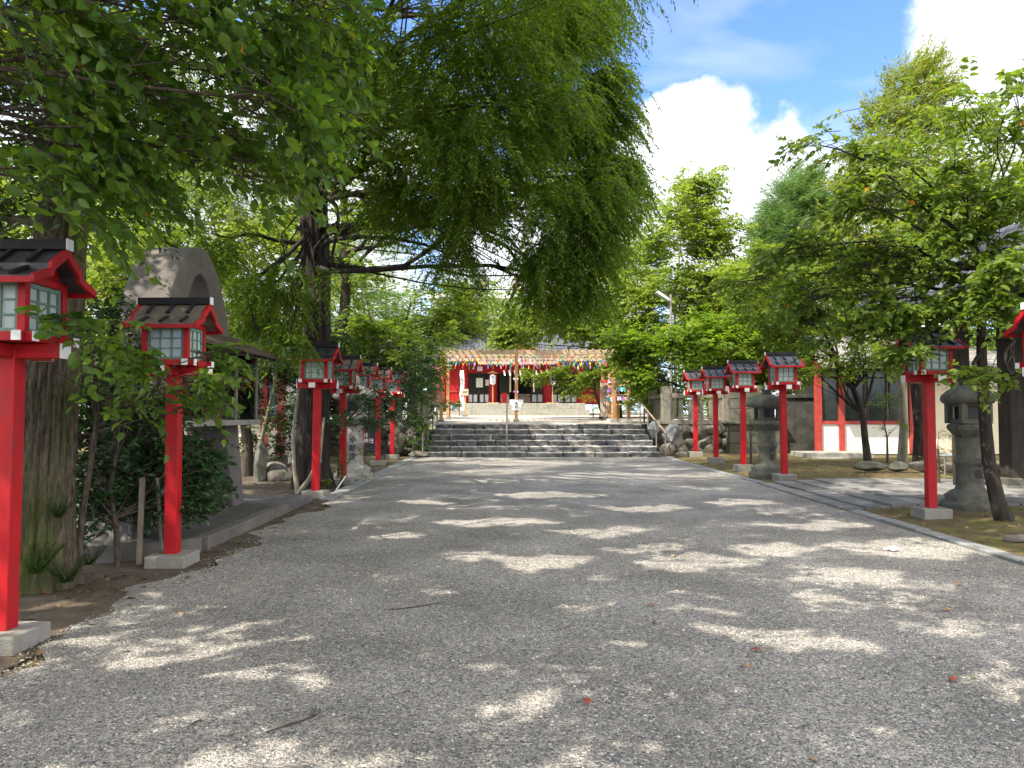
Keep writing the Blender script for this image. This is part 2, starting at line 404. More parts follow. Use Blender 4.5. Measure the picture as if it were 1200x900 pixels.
def pebble_mat():
    m = bpy.data.materials.new('pebbles'); m.use_nodes = True; n, l = m.node_tree.nodes, m.node_tree.links
    b = n['Principled BSDF']; b.inputs['Roughness'].default_value = .75
    a = n.new('ShaderNodeAttribute'); a.attribute_name = 'rnd'; cr = n.new('ShaderNodeValToRGB'); e = cr.color_ramp.elements
    e[0].position = 0; e[0].color = (.045, .048, .055, 1); e[1].position = 1; e[1].color = (.64, .62, .58, 1)
    for p_, c_ in ((.2, (.10, .106, .118)), (.45, (.18, .173, .162)), (.62, (.26, .238, .21)), (.8, (.33, .315, .285)), (.94, (.42, .395, .35))):
        q = e.new(p_); q.color = (*c_, 1)
    l.new(a.outputs['Fac'], cr.inputs[0]); l.new(cr.outputs[0], b.inputs['Base Color'])
    return m


pebble_m = pebble_mat()


# ------------------------------------------------------------------ ground
def gz(x, y):
    z = 0 if y < 6 else .0095 * (min(y, 24) - 6)
    if x > 5.25: z += .09 * min(1, (x - 5.25) / 1.2) * min(1, max(0, (y - 5) / 8))
    return z


def grid(x0, x1, y0, y1, nx, ny, zf, xf=None):
    vs_, fs = [], []
    for j in range(ny + 1):
        for i in range(nx + 1):
            y = y0 + (y1 - y0) * j / ny; u = i / nx
            x = (x0 + (x1 - x0) * u) if xf is None else xf(u, y)
            vs_.append((x, y, zf(x, y)))
    for j in range(ny):
        for i in range(nx):
            a = j * (nx + 1) + i; fs.append((a, a + 1, a + nx + 2, a + nx + 1))
    return vs_, fs


def hum(x, y):
    return .012 * math.sin(x * 3.1 + y) * math.cos(y * 2.3 - x) + .008 * math.sin(x * 7 + y * 5)


b = MB()
xs = [-1500, -300, -60, -25] + [-20 + i * .5 for i in range(91)] + [30, 60, 300, 1500]
ys = [-300, -60, -20] + [-8 + i * .5 for i in range(81)] + [40, 60, 300, 2500]
V_ = [(x, y, gz(x, y) + (hum(x, y) if (x < -3.7 or x > 5.6) and abs(x) < 20 and 0 < y < 24 else 0) - (0.0)) for y in ys for x in xs]
nx = len(xs)
b.add(V_, [(j * nx + i, j * nx + i + 1, (j + 1) * nx + i + 1, (j + 1) * nx + i) for j in range(len(ys) - 1) for i in range(nx - 1)], 0, True)
g = b.build('ground', moss_g); tag(g, kind='structure')

# bare earth strip on the left, and gravel path with a ragged left edge
def rag(y):
    return -3.12 + .16 * math.sin(y * 1.7) + .09 * math.sin(y * 4.3 + 1) + .05 * math.sin(y * 11) - (.25 if y < 5.5 else 0) * (5.5 - y) / 5


v_, f_ = grid(0, 1, -6, 23.9, 24, 120, lambda x, y: gz(x, y) + .014 + (hum(x, y) if -20 < x < -3.7 else 0), lambda u, y: -16 + u * 12.95)
tag(MB().add(v_, f_, 0, True).build('earth_ground', earth), kind='structure')
v_, f_ = grid(0, 1, -8, 24.15, 40, 300, lambda x, y: gz(min(x, 5.2), y) + .022 + .004 * math.sin(x * 2.1 + y * .7) * math.sin(y * 1.3), lambda u, y: (rag(y) if y < 13.2 else -3.05) + u * (5.12 - (rag(y) if y < 13.2 else -3.05)))
gp = MB().add(v_, f_, 0, True).build('gravel_path', gravel_m); tag(gp, kind='structure')


def fast_mesh(name, V, FQ, mats, parent, rnd=None, tri=False):
    """V: n x 3, FQ: faces x k vertex indices"""
    me = bpy.data.meshes.new(name); off = wloc(parent) if parent is not None else Vector((0, 0, 0))
    V = np.asarray(V, dtype=np.float32) - np.array(off, dtype=np.float32)
    k = FQ.shape[1]
    me.vertices.add(len(V)); me.vertices.foreach_set('co', V.ravel())
    me.loops.add(FQ.size); me.loops.foreach_set('vertex_index', FQ.astype(np.int32).ravel())
    me.polygons.add(len(FQ)); me.polygons.foreach_set('loop_start', (np.arange(len(FQ)) * k).astype(np.int32))
    if rnd is not None:
        a = me.attributes.new('rnd', 'FLOAT', 'FACE'); a.data.foreach_set('value', rnd.astype(np.float32))
    me.materials.append(mats); me.update(calc_edges=True)
    o = bpy.data.objects.new(name, me); col.objects.link(o)
    if parent is not None: o.parent = parent
    return o


# loose stones on the near part of the path
N = 170000
yy = 2.6 + 7.5 * rng.random(N) ** 1.5
xx = -3.2 + 8.3 * rng.random(N)
keep = (np.abs(xx) < yy * .72 + .4) & (xx > np.array([rag(t) for t in yy]) - .12 * rng.random(N) - .05)
xx, yy = xx[keep], yy[keep]; N = len(xx)
octa = np.array([[1, 0, 0], [0, 1, 0], [-1, 0, 0], [0, -1, 0], [0, 0, 1], [.7, .7, .35], [-.7, .7, .3], [-.7, -.7, .4], [.7, -.7, .3]], dtype=np.float32)
ofc = np.array([[0, 5, 4], [5, 1, 4], [1, 6, 4], [6, 2, 4], [2, 7, 4], [7, 3, 4], [3, 8, 4], [8, 0, 4]])
sz = .003 + .006 * rng.random(N) ** 2.5
sx, sy, sz2 = sz * (.8 + .6 * rng.random(N)), sz * (.7 + .5 * rng.random(N)), sz * (.6 + .6 * rng.random(N))
an = rng.random(N) * 6.28
o3 = octa[None] * (1 + .35 * (rng.random((N, 9, 3)) - .5))
ox, oy, oz = o3[..., 0] * sx[:, None], o3[..., 1] * sy[:, None], o3[..., 2] * sz2[:, None]
zz = np.array([gz(min(x, 5.2), y) for x, y in zip(xx, yy)]) + .020 + .004 * np.sin(xx * 2.1 + yy * .7) * np.sin(yy * 1.3)
Vp = np.stack([ox * np.cos(an)[:, None] - oy * np.sin(an)[:, None] + xx[:, None], ox * np.sin(an)[:, None] + oy * np.cos(an)[:, None] + yy[:, None], oz + zz[:, None]], -1).reshape(-1, 3)
Fp = (ofc[None] + (np.arange(N) * 9)[:, None, None]).reshape(-1, 3)
pb = fast_mesh('loose_gravel', Vp, Fp, pebble_m, None, np.repeat(rng.random(N), 8))
tag(pb, 'loose grey and white pebbles covering the near path', 'gravel', kind='stuff')

# kerbs: runs of flat dressed stones
def kerb_run(name, pts, wd, hgt, seg, label=None):
    b = MB(); rr = random.Random(3)
    for (a, c) in zip(pts[:-1], pts[1:]):
        a, c = Vector(a), Vector(c); L = (c - a).length; n = max(1, int(L / seg)); d = (c - a) / n
        for i in range(n):
            p, q = a + d * (i + .012), a + d * (i + .988)
            z0 = gz(p.x, p.y); z1 = gz(q.x, q.y); j = rr.uniform(-.006, .006)
            b.beam((p.x, p.y, z0 + hgt / 2 - .05 + j), (q.x, q.y, z1 + hgt / 2 - .05 + j), wd, hgt + .1)
    o = b.build(name, kerb_m, None, .012); tag(o, kind='structure'); return o


kerb_run('left_kerb', [(-3.2, 13.0, 0), (-3.12, 24.0, 0)], .26, .05, 1.1)
kerb_run('right_kerb', [(5.35, 3.0, 0), (5.25, 11.6, 0)], .2, .045, .9)
kerb_run('right_kerb_far', [(5.25, 16.0, 0), (5.1, 18, 0), (5.0, 21, 0), (4.95, 24.2, 0)], .2, .045, .9)

# stone paving from the path to the gate on the right
b = MB(); rr = random.Random(11); x = 5.15
while x < 11.2:
    wd = rr.choice((.28, .34, .42)); y = 11.75
    while y < 15.85:
        ln = min(rr.uniform(.9, 1.9), 15.9 - y)
        z = gz(x + wd / 2, y + ln / 2) + .03 + rr.uniform(-.004, .006)
        b.box(x + .014, x + wd - .014, y + .012, y + ln - .012, z - .12, z); y += ln
    x += wd
tag(b.build('stone_paving', paving_m, None, .01), kind='structure')

# low paved platform under the notice board
b = MB(); b.prism([(-6.8, 7.95), (-4.1, 7.95), (-3.55, 8.5), (-3.55, 12.95), (-6.8, 12.95)], -.05, .17, 'z')
pf = b.build('paved_platform', asphalt, None, .006); tag(pf, kind='structure')
b = MB()
for y in np.arange(8.5, 12.9, 1.1): b.box(-3.57, -3.41, y + .006, min(y + 1.1, 13.0) - .006, -.05, .188)
for x in np.arange(-6.8, -4.2, .9): b.box(x + .006, x + .894, 7.83, 7.955, -.05, .188)
b.beam((-4.14, 7.9, .068), (-3.49, 8.46, .068), .15, .236)
tag(b.build('platform_kerb', concrete_dark, None, .012), kind='structure')

# plaza above the stairs
def pz(y): return 1.22 + .0158 * (y - 26.4)


b = MB()
v_, f_ = grid(-9.5, 9.6, 26.42, 70, 10, 12, lambda x, y: pz(y)); b.add(v_, f_)
b.prism([(25.62, 0), (26.42, 0), (26.42, pz(26.42)), (25.62, pz(26.42))], -9.5, -3.4, 'x'); b.prism([(25.62, 0), (26.42, 0), (26.42, pz(26.42)), (25.62, pz(26.42))], 5.35, 9.6, 'x')
b.box(9.3, 9.6, 26.43, 70, 0, 1.23)
tag(b.build('plaza', plaza_m), kind='structure')

# stone stairs: rough blocks, riser shade put into the dark stone, dusty paler treads
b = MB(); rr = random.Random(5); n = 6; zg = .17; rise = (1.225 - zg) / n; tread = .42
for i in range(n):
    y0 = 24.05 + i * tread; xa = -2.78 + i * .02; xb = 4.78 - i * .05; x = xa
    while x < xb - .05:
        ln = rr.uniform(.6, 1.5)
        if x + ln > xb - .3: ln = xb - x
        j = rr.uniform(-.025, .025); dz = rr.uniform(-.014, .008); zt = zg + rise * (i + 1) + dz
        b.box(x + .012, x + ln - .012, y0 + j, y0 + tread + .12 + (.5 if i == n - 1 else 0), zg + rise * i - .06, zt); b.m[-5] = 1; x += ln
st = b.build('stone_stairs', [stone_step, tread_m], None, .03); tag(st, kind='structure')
sub_ = st.modifiers.new('sub', 'SUBSURF'); sub_.subdivision_type = 'SIMPLE'; sub_.levels = 3; sub_.render_levels = 3
tx = bpy.data.textures.new('rough', 'CLOUDS'); tx.noise_scale = .16
dm = st.modifiers.new('rough', 'DISPLACE'); dm.texture = tx; dm.strength = .09; dm.mid_level = .5; dm.texture_coords = 'GLOBAL'

# ------------------------------------------------------------------ red lanterns on posts
def make_lamp():
    t = thing('post_lantern', 'x', 'lantern')
    MB().box(-.2, .2, -.2, .2, -.05, .13).build('base', concrete, t, .014)
    MB().box(-.062, .062, -.062, .062, .12, 1.99).build('post', red, t, .006)
    b = MB(); b.box(-.36, .36, -.055, .055, 1.93, 2.025); b.box(-.055, .055, -.36, .36, 1.935, 2.02)
    cb = b.build('cross_beam', red, t, .004)
    b = MB()
    for s in (-1, 1):
        b.box(min(s * .358, s * .366), max(s * .358, s * .366), -.057, .057, 1.928, 2.027)
        b.box(-.057, .057, min(s * .358, s * .366), max(s * .358, s * .366), 1.933, 2.022)
    b.explode('end_cap', white, cb)
    b = MB()   # sill frame of four bars that cross at the corners
    for s in (-1, 1):
        b.box(-.30, .30, s * .225 - .028, s * .225 + .028, 2.027, 2.087); b.box(s * .225 - .028, s * .225 + .028, -.30, .30, 2.029, 2.085)
    b.box(-.2, .2, -.2, .2, 2.03, 2.07)
    sf = b.build('sill', red, t, .003)
    b = MB()
    for s in (-1, 1):
        for q in (-1, 1):
            b.box(min(s * .298, s * .306), max(s * .298, s * .306), q * .225 - .03, q * .225 + .03, 2.025, 2.089)
            b.box(q * .225 - .03, q * .225 + .03, min(s * .298, s * .306), max(s * .298, s * .306), 2.026, 2.088)
    b.explode('end_cap', white, sf)
    b = MB()
    for s in (-1, 1):
        for q in (-1, 1): b.box(s * .205 - .026, s * .205 + .026, q * .205 - .026, q * .205 + .026, 2.08, 2.46)
        b.box(-.2, .2, s * .205 - .02, s * .205 + .02, 2.415, 2.462); b.box(s * .205 - .02, s * .205 + .02, -.2, .2, 2.417, 2.464)
    for s in (-1, 1):   # gable infill
        b.prism([(-.2, 2.46), (.2, 2.46), (.14, 2.545), (0, 2.63), (-.14, 2.545)], min(s * .195, s * .21), max(s * .195, s * .21), 'x')
    b.build('frame', red, t, .003)
    for k in range(4):
        rm = Matrix.Rotation(k * math.pi / 2, 3, 'Z')
        p = MB(); p.cbox(rm @ Vector((0, -.193, 2.25)), (.34, .008, .33), rm); pn = p.build('pane', pane_m, t)
        l = MB()
        for (cx_, cz_, w_, h_) in [(-.166, 2.25, .026, .332), (.166, 2.25, .026, .332), (0, 2.4, .306, .026), (0, 2.1, .306, .026), (-.056, 2.25, .013, .274), (.056, 2.25, .013, .274)]:
            l.cbox(rm @ Vector((cx_, -.205, cz_)), (w_, .016, h_), rm)
        for cz_ in (2.2, 2.3): l.cbox(rm @ Vector((0, -.2035, cz_)), (.304, .012, .013), rm)
        l.build('lattice', green_frame, pn)
    # two-tier gable roof with the ridge across the path
    up = [(-.34, 2.435), (-.175, 2.50), (-.165, 2.545), (0, 2.665), (.165, 2.545), (.175, 2.50), (.34, 2.435)]
    lo = [(y, z - .022) for y, z in up][::-1]
    r = MB(); r.prism(up + lo, -.335, .335, 'x'); rf = r.build('roof', roof_dark, t)
    bt = MB()
    for xk in (-.2, .0, .2):
        for s in (-1, 1):
            bt.beam((xk, s * .01, 2.675), (xk, s * .168, 2.562), .03, .022); bt.beam((xk, s * .174, 2.52), (xk, s * .335, 2.453), .03, .022)
    bt.explode('batten', ridge_m, rf)
    g_ = MB()
    upg = [(-.355, 2.442), (-.18, 2.51), (-.17, 2.555), (0, 2.677), (.17, 2.555), (.18, 2.51), (.355, 2.442)]
    log_ = [(-.355, 2.392), (-.15, 2.466), (-.14, 2.505), (0, 2.61), (.14, 2.505), (.15, 2.466), (.355, 2.392)][::-1]
    for s in (-1, 1): g_.prism(upg + log_, min(s * .335, s * .365), max(s * .335, s * .365), 'x')
    for s in (-1, 1): g_.box(-.335, .335, min(s * .318, s * .342), max(s * .318, s * .342), 2.388, 2.428)
    g_.build('gable_board', red, t, .002)
    rr_ = MB(); rr_.box(-.37, .37, -.035, .035, 2.665, 2.735); rd = rr_.build('ridge', ridge_m, t, .004)
    e = MB()
    for s in (-1, 1): e.box(min(s * .368, s * .377), max(s * .368, s * .377), -.037, .037, 2.663, 2.737)
    e.explode('end_cap', white, rd)
    return t


lamps = [  # x, y, dz, roof, label
    (-3.38, 5.05, 0, roof_dark, 'red wooden post lantern nearest the camera, beside the mossy trunk, half out of frame'),
    (-3.45, 7.70, 0, roof_wood, 'red post lantern with bleached board roof in front of the concrete arch'),
    (-3.50, 13.45, 0, roof_dark, 'red post lantern with dark roof in front of the big black trunk'),
    (-3.52, 15.75, 0, roof_wood, 'red post lantern half hidden by evergreen leaves just before the carved stone lantern'),
    (-3.70, 18.40, 0, roof_wood, 'red post lantern just beyond the carved stone lantern, leaves over its roof'),
    (-3.74, 21.05, 0, roof_wood, 'red post lantern with pale roof, second from the stairs on the noticeboard side'),
    (-3.78, 23.75, 0, roof_blue, 'red post lantern with a slate blue roof beside the handrail foot and rockery'),
    (5.98, 8.2, .0, roof_dark, 'red post lantern cut off by the photo edge in front of the dark gate'),
    (6.02, 10.85, 0, roof_blue, 'red post lantern behind the cherry branches, standing by the paving before the gate'),
    (5.87, 16.25, .0, roof_blue, 'red post lantern standing in front of the squat mossy stone lantern'),
    (5.77, 18.8, .02, roof_blue, 'red post lantern with slate roof between the stone lantern and the block pier'),
    (5.80, 21.4, .03, roof_blue, 'red post lantern with slate roof in front of the block pier'),
    (5.85, 24.0, .03, roof_dark, 'red post lantern with dark roof in front of the rubble wall by the stairs')]
proto = make_lamp()
protos = {}
LREF = []
for i, (x, y, dz, rm, lab) in enumerate(lamps):
    o = proto if i == 0 else copy_tree(proto)
    o.location = (x, y, gz(x, y) + dz); o['label'] = lab; o['group'] = 'red post lanterns along the path'
    o.rotation_euler.x = R([0, .4, -.3, .5, -.5, .3, -.2, 0, -.4, .3, -.6, .4, -.3][i]); o.rotation_euler.y = R([.2, -.3, .4, -.6, .5, -.4, .3, 0, .3, -.4, .5, -.3, .6][i]); o.scale.z = [1, 1, 1.01, .985, .99, 1, 1.005, 1, 1, 1.01, 1.0, .99, 1.0][i]
    o.rotation_euler.z = R([0, 1, -1.5, 1, -2, 2, 0, 1, -1, 1.5, -1, 1, 0][i])
    LREF.append((o, rm))
rt = {}
for c in bpy.data.objects:
    if c.parent: rt.setdefault(c.parent.name, []).append(c)
rmesh = {}
for o, rm in LREF:
    for c in rt.get(o.name, []):
        if c.name.startswith('roof'):
            if rm.name not in rmesh:
                me = c.data.copy(); me.materials.clear(); me.materials.append(rm); rmesh[rm.name] = me
            c.data = rmesh[rm.name]


# ------------------------------------------------------------------ writing
def text(s, size, center, parent, m, rot=(R(90), 0, 0), name='lettering', vertical=False, gap=1.05, depth=.002):
    cu = bpy.data.curves.new('t', 'FONT'); cu.size = size; cu.align_x = 'CENTER'; cu.align_y = 'CENTER'; cu.extrude = depth
    cu.body = '\n'.join(s) if vertical else s; cu.space_line = gap; cu.resolution_u = 2
    to = bpy.data.objects.new('t', cu); col.objects.link(to)
    bpy.context.view_layer.update()
    dg = bpy.context.evaluated_depsgraph_get(); me = bpy.data.meshes.new_from_object(to.evaluated_get(dg))
    bpy.data.objects.remove(to); bpy.data.curves.remove(cu)
    if not len(me.vertices): return None
    co = np.zeros(len(me.vertices) * 3, dtype=np.float32); me.vertices.foreach_get('co', co); co = co.reshape(-1, 3)
    mid = (co.min(0) + co.max(0)) / 2; mt = Matrix.Translation(Vector(center) - wloc(parent)) @ Matrix.LocRotScale(None, __import__('mathutils').Euler(rot), None) @ Matrix.Translation(-Vector([float(k) for k in mid]))
    me.transform(mt); me.materials.clear(); me.materials.append(m)
    me.name = name; o = bpy.data.objects.new(name, me); col.objects.link(o); o.parent = parent
    return o


# ------------------------------------------------------------------ stone lanterns
def stone_lantern(loc, h, m, label, chars, wide=1.0, slim=1.0, neck=True):
    t = thing('stone_lantern', label, 'stone lantern', loc, 'stone lanterns beside the path'); X, Y, Z = loc; k = h / 2.0

    def L(prof, n, name, sx=1.0, rot0=0, smooth=True, bev=0):
        return MB().lathe([(r * k * sx, Z + z * k) for r, z in prof], (X, Y), n, 0, rot0, smooth).build(name, m, t, bev)
    L([(.40, -.05), (.42, .06), (.40, .11), (.35, .13), (.37, .20), (.27, .27), (.22, .29)], 24, 'foot', slim)
    L([(.225, .28), (.20, .34), (.195, .66), (.215, .68), (.22, .72), (.215, .75), (.19, .78), (.185, 1.02), (.21, 1.08)], 22, 'shaft', slim)
    L([(.20, 1.07), (.30, 1.14), (.37, 1.20), (.38, 1.25), (.36, 1.28), (.24, 1.30)], 6, 'bowl', wide, R(30), False, .012)
    fb = MB(); a = .19 * k
    for sx in (-1, 1):
        for sy in (-1, 1): fb.box(X + sx * a - .045 * k, X + sx * a + .045 * k, Y + sy * a - .045 * k, Y + sy * a + .045 * k, Z + 1.29 * k, Z + 1.60 * k)
    fb.box(X - a, X + a, Y - a, Y + a, Z + 1.29 * k, Z + 1.36 * k); fb.box(X - a, X + a, Y - a, Y + a, Z + 1.55 * k, Z + 1.60 * k)
    f = fb.build('fire_box', m, t, .01)
    MB().box(X - a * .7, X + a * .7, Y - a * .7, Y + a * .7, Z + 1.36 * k, Z + 1.55 * k).build('opening_shade', black_m, f)  # solid black block painted in for the shade inside the fire box
    L([(.25, 1.58), (.44, 1.60), (.49, 1.65), (.47, 1.72), (.36, 1.80), (.20, 1.86), (.10, 1.89)], 18, 'roof_cap', wide, 0, True)
    L([(.09, 1.87), (.13, 1.91), (.10, 1.94), (.13, 1.99), (.10, 2.06), (.02, 2.12)], 14, 'finial')
    text(chars, .15 * k, (X + .02, Y - .215 * k * slim, Z + .62 * k), t, ink, vertical=True, gap=1.1)
    return t


stone_lantern((-3.62, 17.2, gz(-3.6, 17)), 2.25, stone, 'pale carved stone lantern on a lotus foot behind red posts, leaves over its head', '奉献燈', .9, .95)
stone_lantern((5.75, 16.95, gz(5.75, 17) + .02), 1.95, stone_dark, 'squat mossy stone lantern with a wide rounded cap behind a red post', '山火燈', 1.0, 1.0)
stone_lantern((6.98, 11.5, gz(7, 11.5)), 2.0, stone_dark, 'dark stone lantern beside the leaning cherry trunk, before the timber gate', '常夜', .78, .95)

# ------------------------------------------------------------------ arched concrete notice board on the platform
t = thing('noticeboard_arch', 'grey concrete arch sheltering a glazed noticeboard, on the paved platform', 'noticeboard', (-4.5, 10.1, .17))
def arch(yc, hw, zt, n=26, pw=2.2):
    return [(yc + hw * s_, .17 + (zt - .17) * (1 - abs(s_) ** pw)) for s_ in np.linspace(-1, 1, n)]
OA = [(0, 3.82), (.31, 3.75), (.6, 3.53), (.83, 3.2), (1.0, 2.85), (1.12, 2.5), (1.36, 1.75), (1.56, .95), (1.76, .17)]
IA = [(0, 3.45), (.18, 3.38), (.34, 3.18), (.48, 2.88), (.62, 2.45), (.72, 2.1), (.9, 1.5), (1.1, .8), (1.3, .17)]
def arc(A, n=31):
    ks = np.linspace(-1, 1, n); yy_ = np.abs(ks) * 8; return [(10.1 + math.copysign(float(np.interp(q, range(9), [a[0] for a in A])), k_), float(np.interp(q, range(9), [a[1] for a in A]))) for q, k_ in zip(yy_, ks)]
oa, ia = arc(OA), arc(IA)
b = MB(); n = 31; x0, x1 = -4.8, -4.2
vv_ = [(x, y, z) for x in (x0, x1) for (y, z) in oa] + [(x, y, z) for x in (x0, x1) for (y, z) in ia]
ff = []
for i in range(n - 1):
    ff += [(i, i + 1, n + i + 1, n + i), (2 * n + i, 3 * n + i, 3 * n + i + 1, 2 * n + i + 1), (n + i, n + i + 1, 3 * n + i + 1, 3 * n + i), (i, 2 * n + i, 2 * n + i + 1, i + 1)]
b.add(vv_, ff)
b.build('arch', concrete_dark, t, .03)
b = MB(); b.prism([(y, min(z, 1.42)) for y, z in ia if True], -4.93, -4.81, 'x'); b.build('back_wall', concrete_dark, t)
b = MB(); b.box(-4.62, -3.92, 8.82, 11.72, 1.40, 1.475); b.build('case_sill', concrete, t, .008)
b = MB(); b.box(-4.19, -4.16, 8.88, 11.66, 1.476, 2.46); bk = b.build('back_panel', mat('maroon_panel', (.16, .045, .04), (.10, .03, .028), 4, .7), t)
b = MB()
for y in (8.88, 9.84, 10.78, 11.63): b.box(-3.99, -3.95, y, y + .035, 1.476, 2.42)
b.box(-3.99, -3.95, 8.88, 11.66, 2.42, 2.47)
for y in (8.88, 11.63): b.box(-4.16, -4.131, y, y + .03, 1.476, 2.42)
b.build('case_frame', metal, t)
b = MB(); b.box(-3.975, -3.968, 8.915, 11.63, 1.477, 2.42); b.box(-4.13, -3.991, 11.64, 11.647, 1.477, 2.42); b.box(-4.13, -3.991, 8.89, 8.897, 1.477, 2.42); b.build('glazing', glass, t)
pcol = [(.75, .75, .72), (.35, .55, .75), (.7, .7, .68), (.6, .2, .2), (.75, .55, .2), (.2, .45, .5), (.8, .8, .78)]
pm = [mat('poster_%s' % 'abcdefg'[i], c, tuple(k * .75 for k in c), 14, .6) for i, c in enumerate(pcol)]
ypos = 9.0
for i in range(9):
    wd = [.34, .26, .4, .3, .22, .36, .28, .2, .24][i]; ht = [.6, .4, .62, .42, .5, .66, .5, .3, .45][i]
    zc = 2.0 - .02 * i % .1; b = MB(); b.box(-4.158, -4.150, ypos, ypos + wd * .85, zc - ht / 2, zc + ht / 2)
    po = b.build('poster', pm[i % 7], t)
    q = MB()
    for k in range(5): q.box(-4.149, -4.147, ypos + .03, ypos + wd * (.5 + .25 * ((k * 7 + i) % 3) / 2), zc + ht / 2 - .07 - k * ht / 6, zc + ht / 2 - .05 - k * ht / 6)
    q.build('print', ink if i % 2 else pm[(i + 3) % 7], po)
    ypos += wd * .85 + .03
b = MB(); b.prism([(-3.70, 2.42), (-3.70, 2.47), (-4.30, 2.74), (-4.36, 2.74), (-4.36, 2.68)], 8.45, 12.0, 'y')
rf = b.build('case_roof', mat('bark_shingle', (.12, .095, .075), (.06, .048, .04), 20, .9, .8, 30, .2, stretch=(1, .3, 1)), t)
b = MB()
for k in range(16): y = 8.6 + k * .215; b.beam((-3.73, y, 2.40), (-4.3, y, 2.66), .04, .04)
b.build('rafter', wood_dark, rf)

# stakes leaning by the shrub
for (px, py, qx, qy, lab) in [(163, 663, 167, 600, 'grey square timber stake propping the shrub next to the second post lantern'), (191, 660, 184, 600, 'thin grey garden stake leaning towards a red post')]:
    Yd = 7.75 if px < 180 else 7.85
    a = P(px, py, Yd); c = P(qx, qy - 40, Yd + .1); a.z = 0
    o = MB().beam(a, c, .055 if px < 180 else .028, .05 if px < 180 else .028).build('garden_stake', wood_grey, None, .004); tag(o, lab, 'stake', 'stakes under the shrub')

# ------------------------------------------------------------------ handrails
def handrail(a, bb, nposts, label, grip):
    t = thing('handrail', label, 'handrail', (a[0], a[1], .17), 'metal handrails on the stairs'); a = Vector(a); bb = Vector(bb)
    d = bb - a
    MB().tube([a - d * .02, a, bb, bb + Vector((0, .25, 0))], .028, 8).build('rail', grip, t)
    for k in range(nposts):
        u = (k + .03) / (nposts - 1 + .06); p = a + d * u
        zb = .17 + max(0, min(6, math.floor((p.y - 24.05) / .42) + 1)) * (1.055 / 6) - .02
        MB().tube([(p.x, p.y, zb), (p.x, p.y, p.z)], .022, 8).build('post', metal, t)


handrail((-2.84, 23.9, .92), (-2.66, 26.75, 2.02), 4, 'metal handrail beside the rockery at the bush end of the stairs', copper_rail)
handrail((-.17, 23.92, .95), (-.17, 26.75, 2.05), 3, 'metal handrail dividing the middle of the stone stairs', copper_rail)
handrail((4.88, 23.9, .98), (4.55, 26.75, 2.02), 4, 'metal handrail at the stone fence end of the stairs', copper_rail)

# ------------------------------------------------------------------ rubble retaining walls, stone fences, boulders
def rubble(name, x0, x1, y, z0, z1, label, seed, size=.42):
    rr = random.Random(seed); b = MB(); z = z0; row = 0
    b.box(x0 + .05, x1 - .05, y + .1, y + .5, z0 - .1, z1 - .02)
    while z < z1 - .05:
        x = x0 + (row % 2) * size * .4
        while x < x1:
            w_ = rr.uniform(.75, 1.2) * size; h_ = rr.uniform(.8, 1.15) * size * .72
            b.rock((min(x + w_ / 2, x1 - .1), y + .12, min(z + h_ / 2, z1 - h_ * .45)), (w_ * .6, .22, h_ * .62), rr.randint(0, 999), 0, rr.uniform(-.2, .2)); x += w_ * .92
        z += size * .58; row += 1
    o = b.build(name, stone_wall); return tag(o, label, 'stone wall')


rubble('retaining_wall', 4.95, 7.35, 25.35, .1, 1.2, 'rubble retaining wall of rounded stones below the stone fence near the stairs', 21, .55)
rubble('retaining_wall', -7.6, -2.95, 25.4, .1, 1.2, 'shaded rubble wall behind the last red posts at the bush end of the stairs', 22, .5)


stone_mid = mat('fence_granite', (.25, .235, .20), (.14, .13, .11), 6, .9, .6, 45, .3, c3=(.07, .075, .05), c3scale=2.5, c3amt=.7)


def stone_fence(pts, zb, h, label, m=stone_mid):
    t = thing('stone_fence', label, 'stone fence', (pts[0][0], pts[0][1], zb), 'stone fences on the retaining walls')
    for (a, c) in zip(pts[:-1], pts[1:]):
        a = Vector((*a, 0)); c = Vector((*c, 0)); d = (c - a); L = d.length; d.normalize(); q = d.to_track_quat('Y', 'Z').to_matrix()
        for (z0, z1, w_, nm) in ((zb, zb + .16, .26, 'bottom_rail'), (zb + h - .3, zb + h - .14, .2, 'top_rail')):
            MB().cbox((a + c) / 2 + Vector((0, 0, (z0 + z1) / 2)), (w_, L, z1 - z0), q).build(nm, m, t, .012)
        n = max(2, int(L / .30))
        for i in range(n):
            p = a + d * (L * (i + .5) / n); MB().cbox(p + Vector((0, 0, zb + h * .42)), (.13, .155, h * .72 - .15), q).build('slat', m, t, .01)
    for (x, y) in pts: MB().cbox(Vector((x, y, zb + h * .54)), (.3, .3, h * 1.08)).build('corner_post', m, t, .03)
    return t


stone_fence([(5.35, 28.5), (5.25, 25.65), (7.3, 25.65)], 1.22, 1.2, 'grey stone slat fence on the retaining wall by the stairs, sunlit at its end')
stone_fence([(-3.3, 28.5), (-3.35, 25.7), (-7.5, 25.7)], 1.22, 1.15, 'shaded stone slat fence half hidden by shrubs behind the red posts')

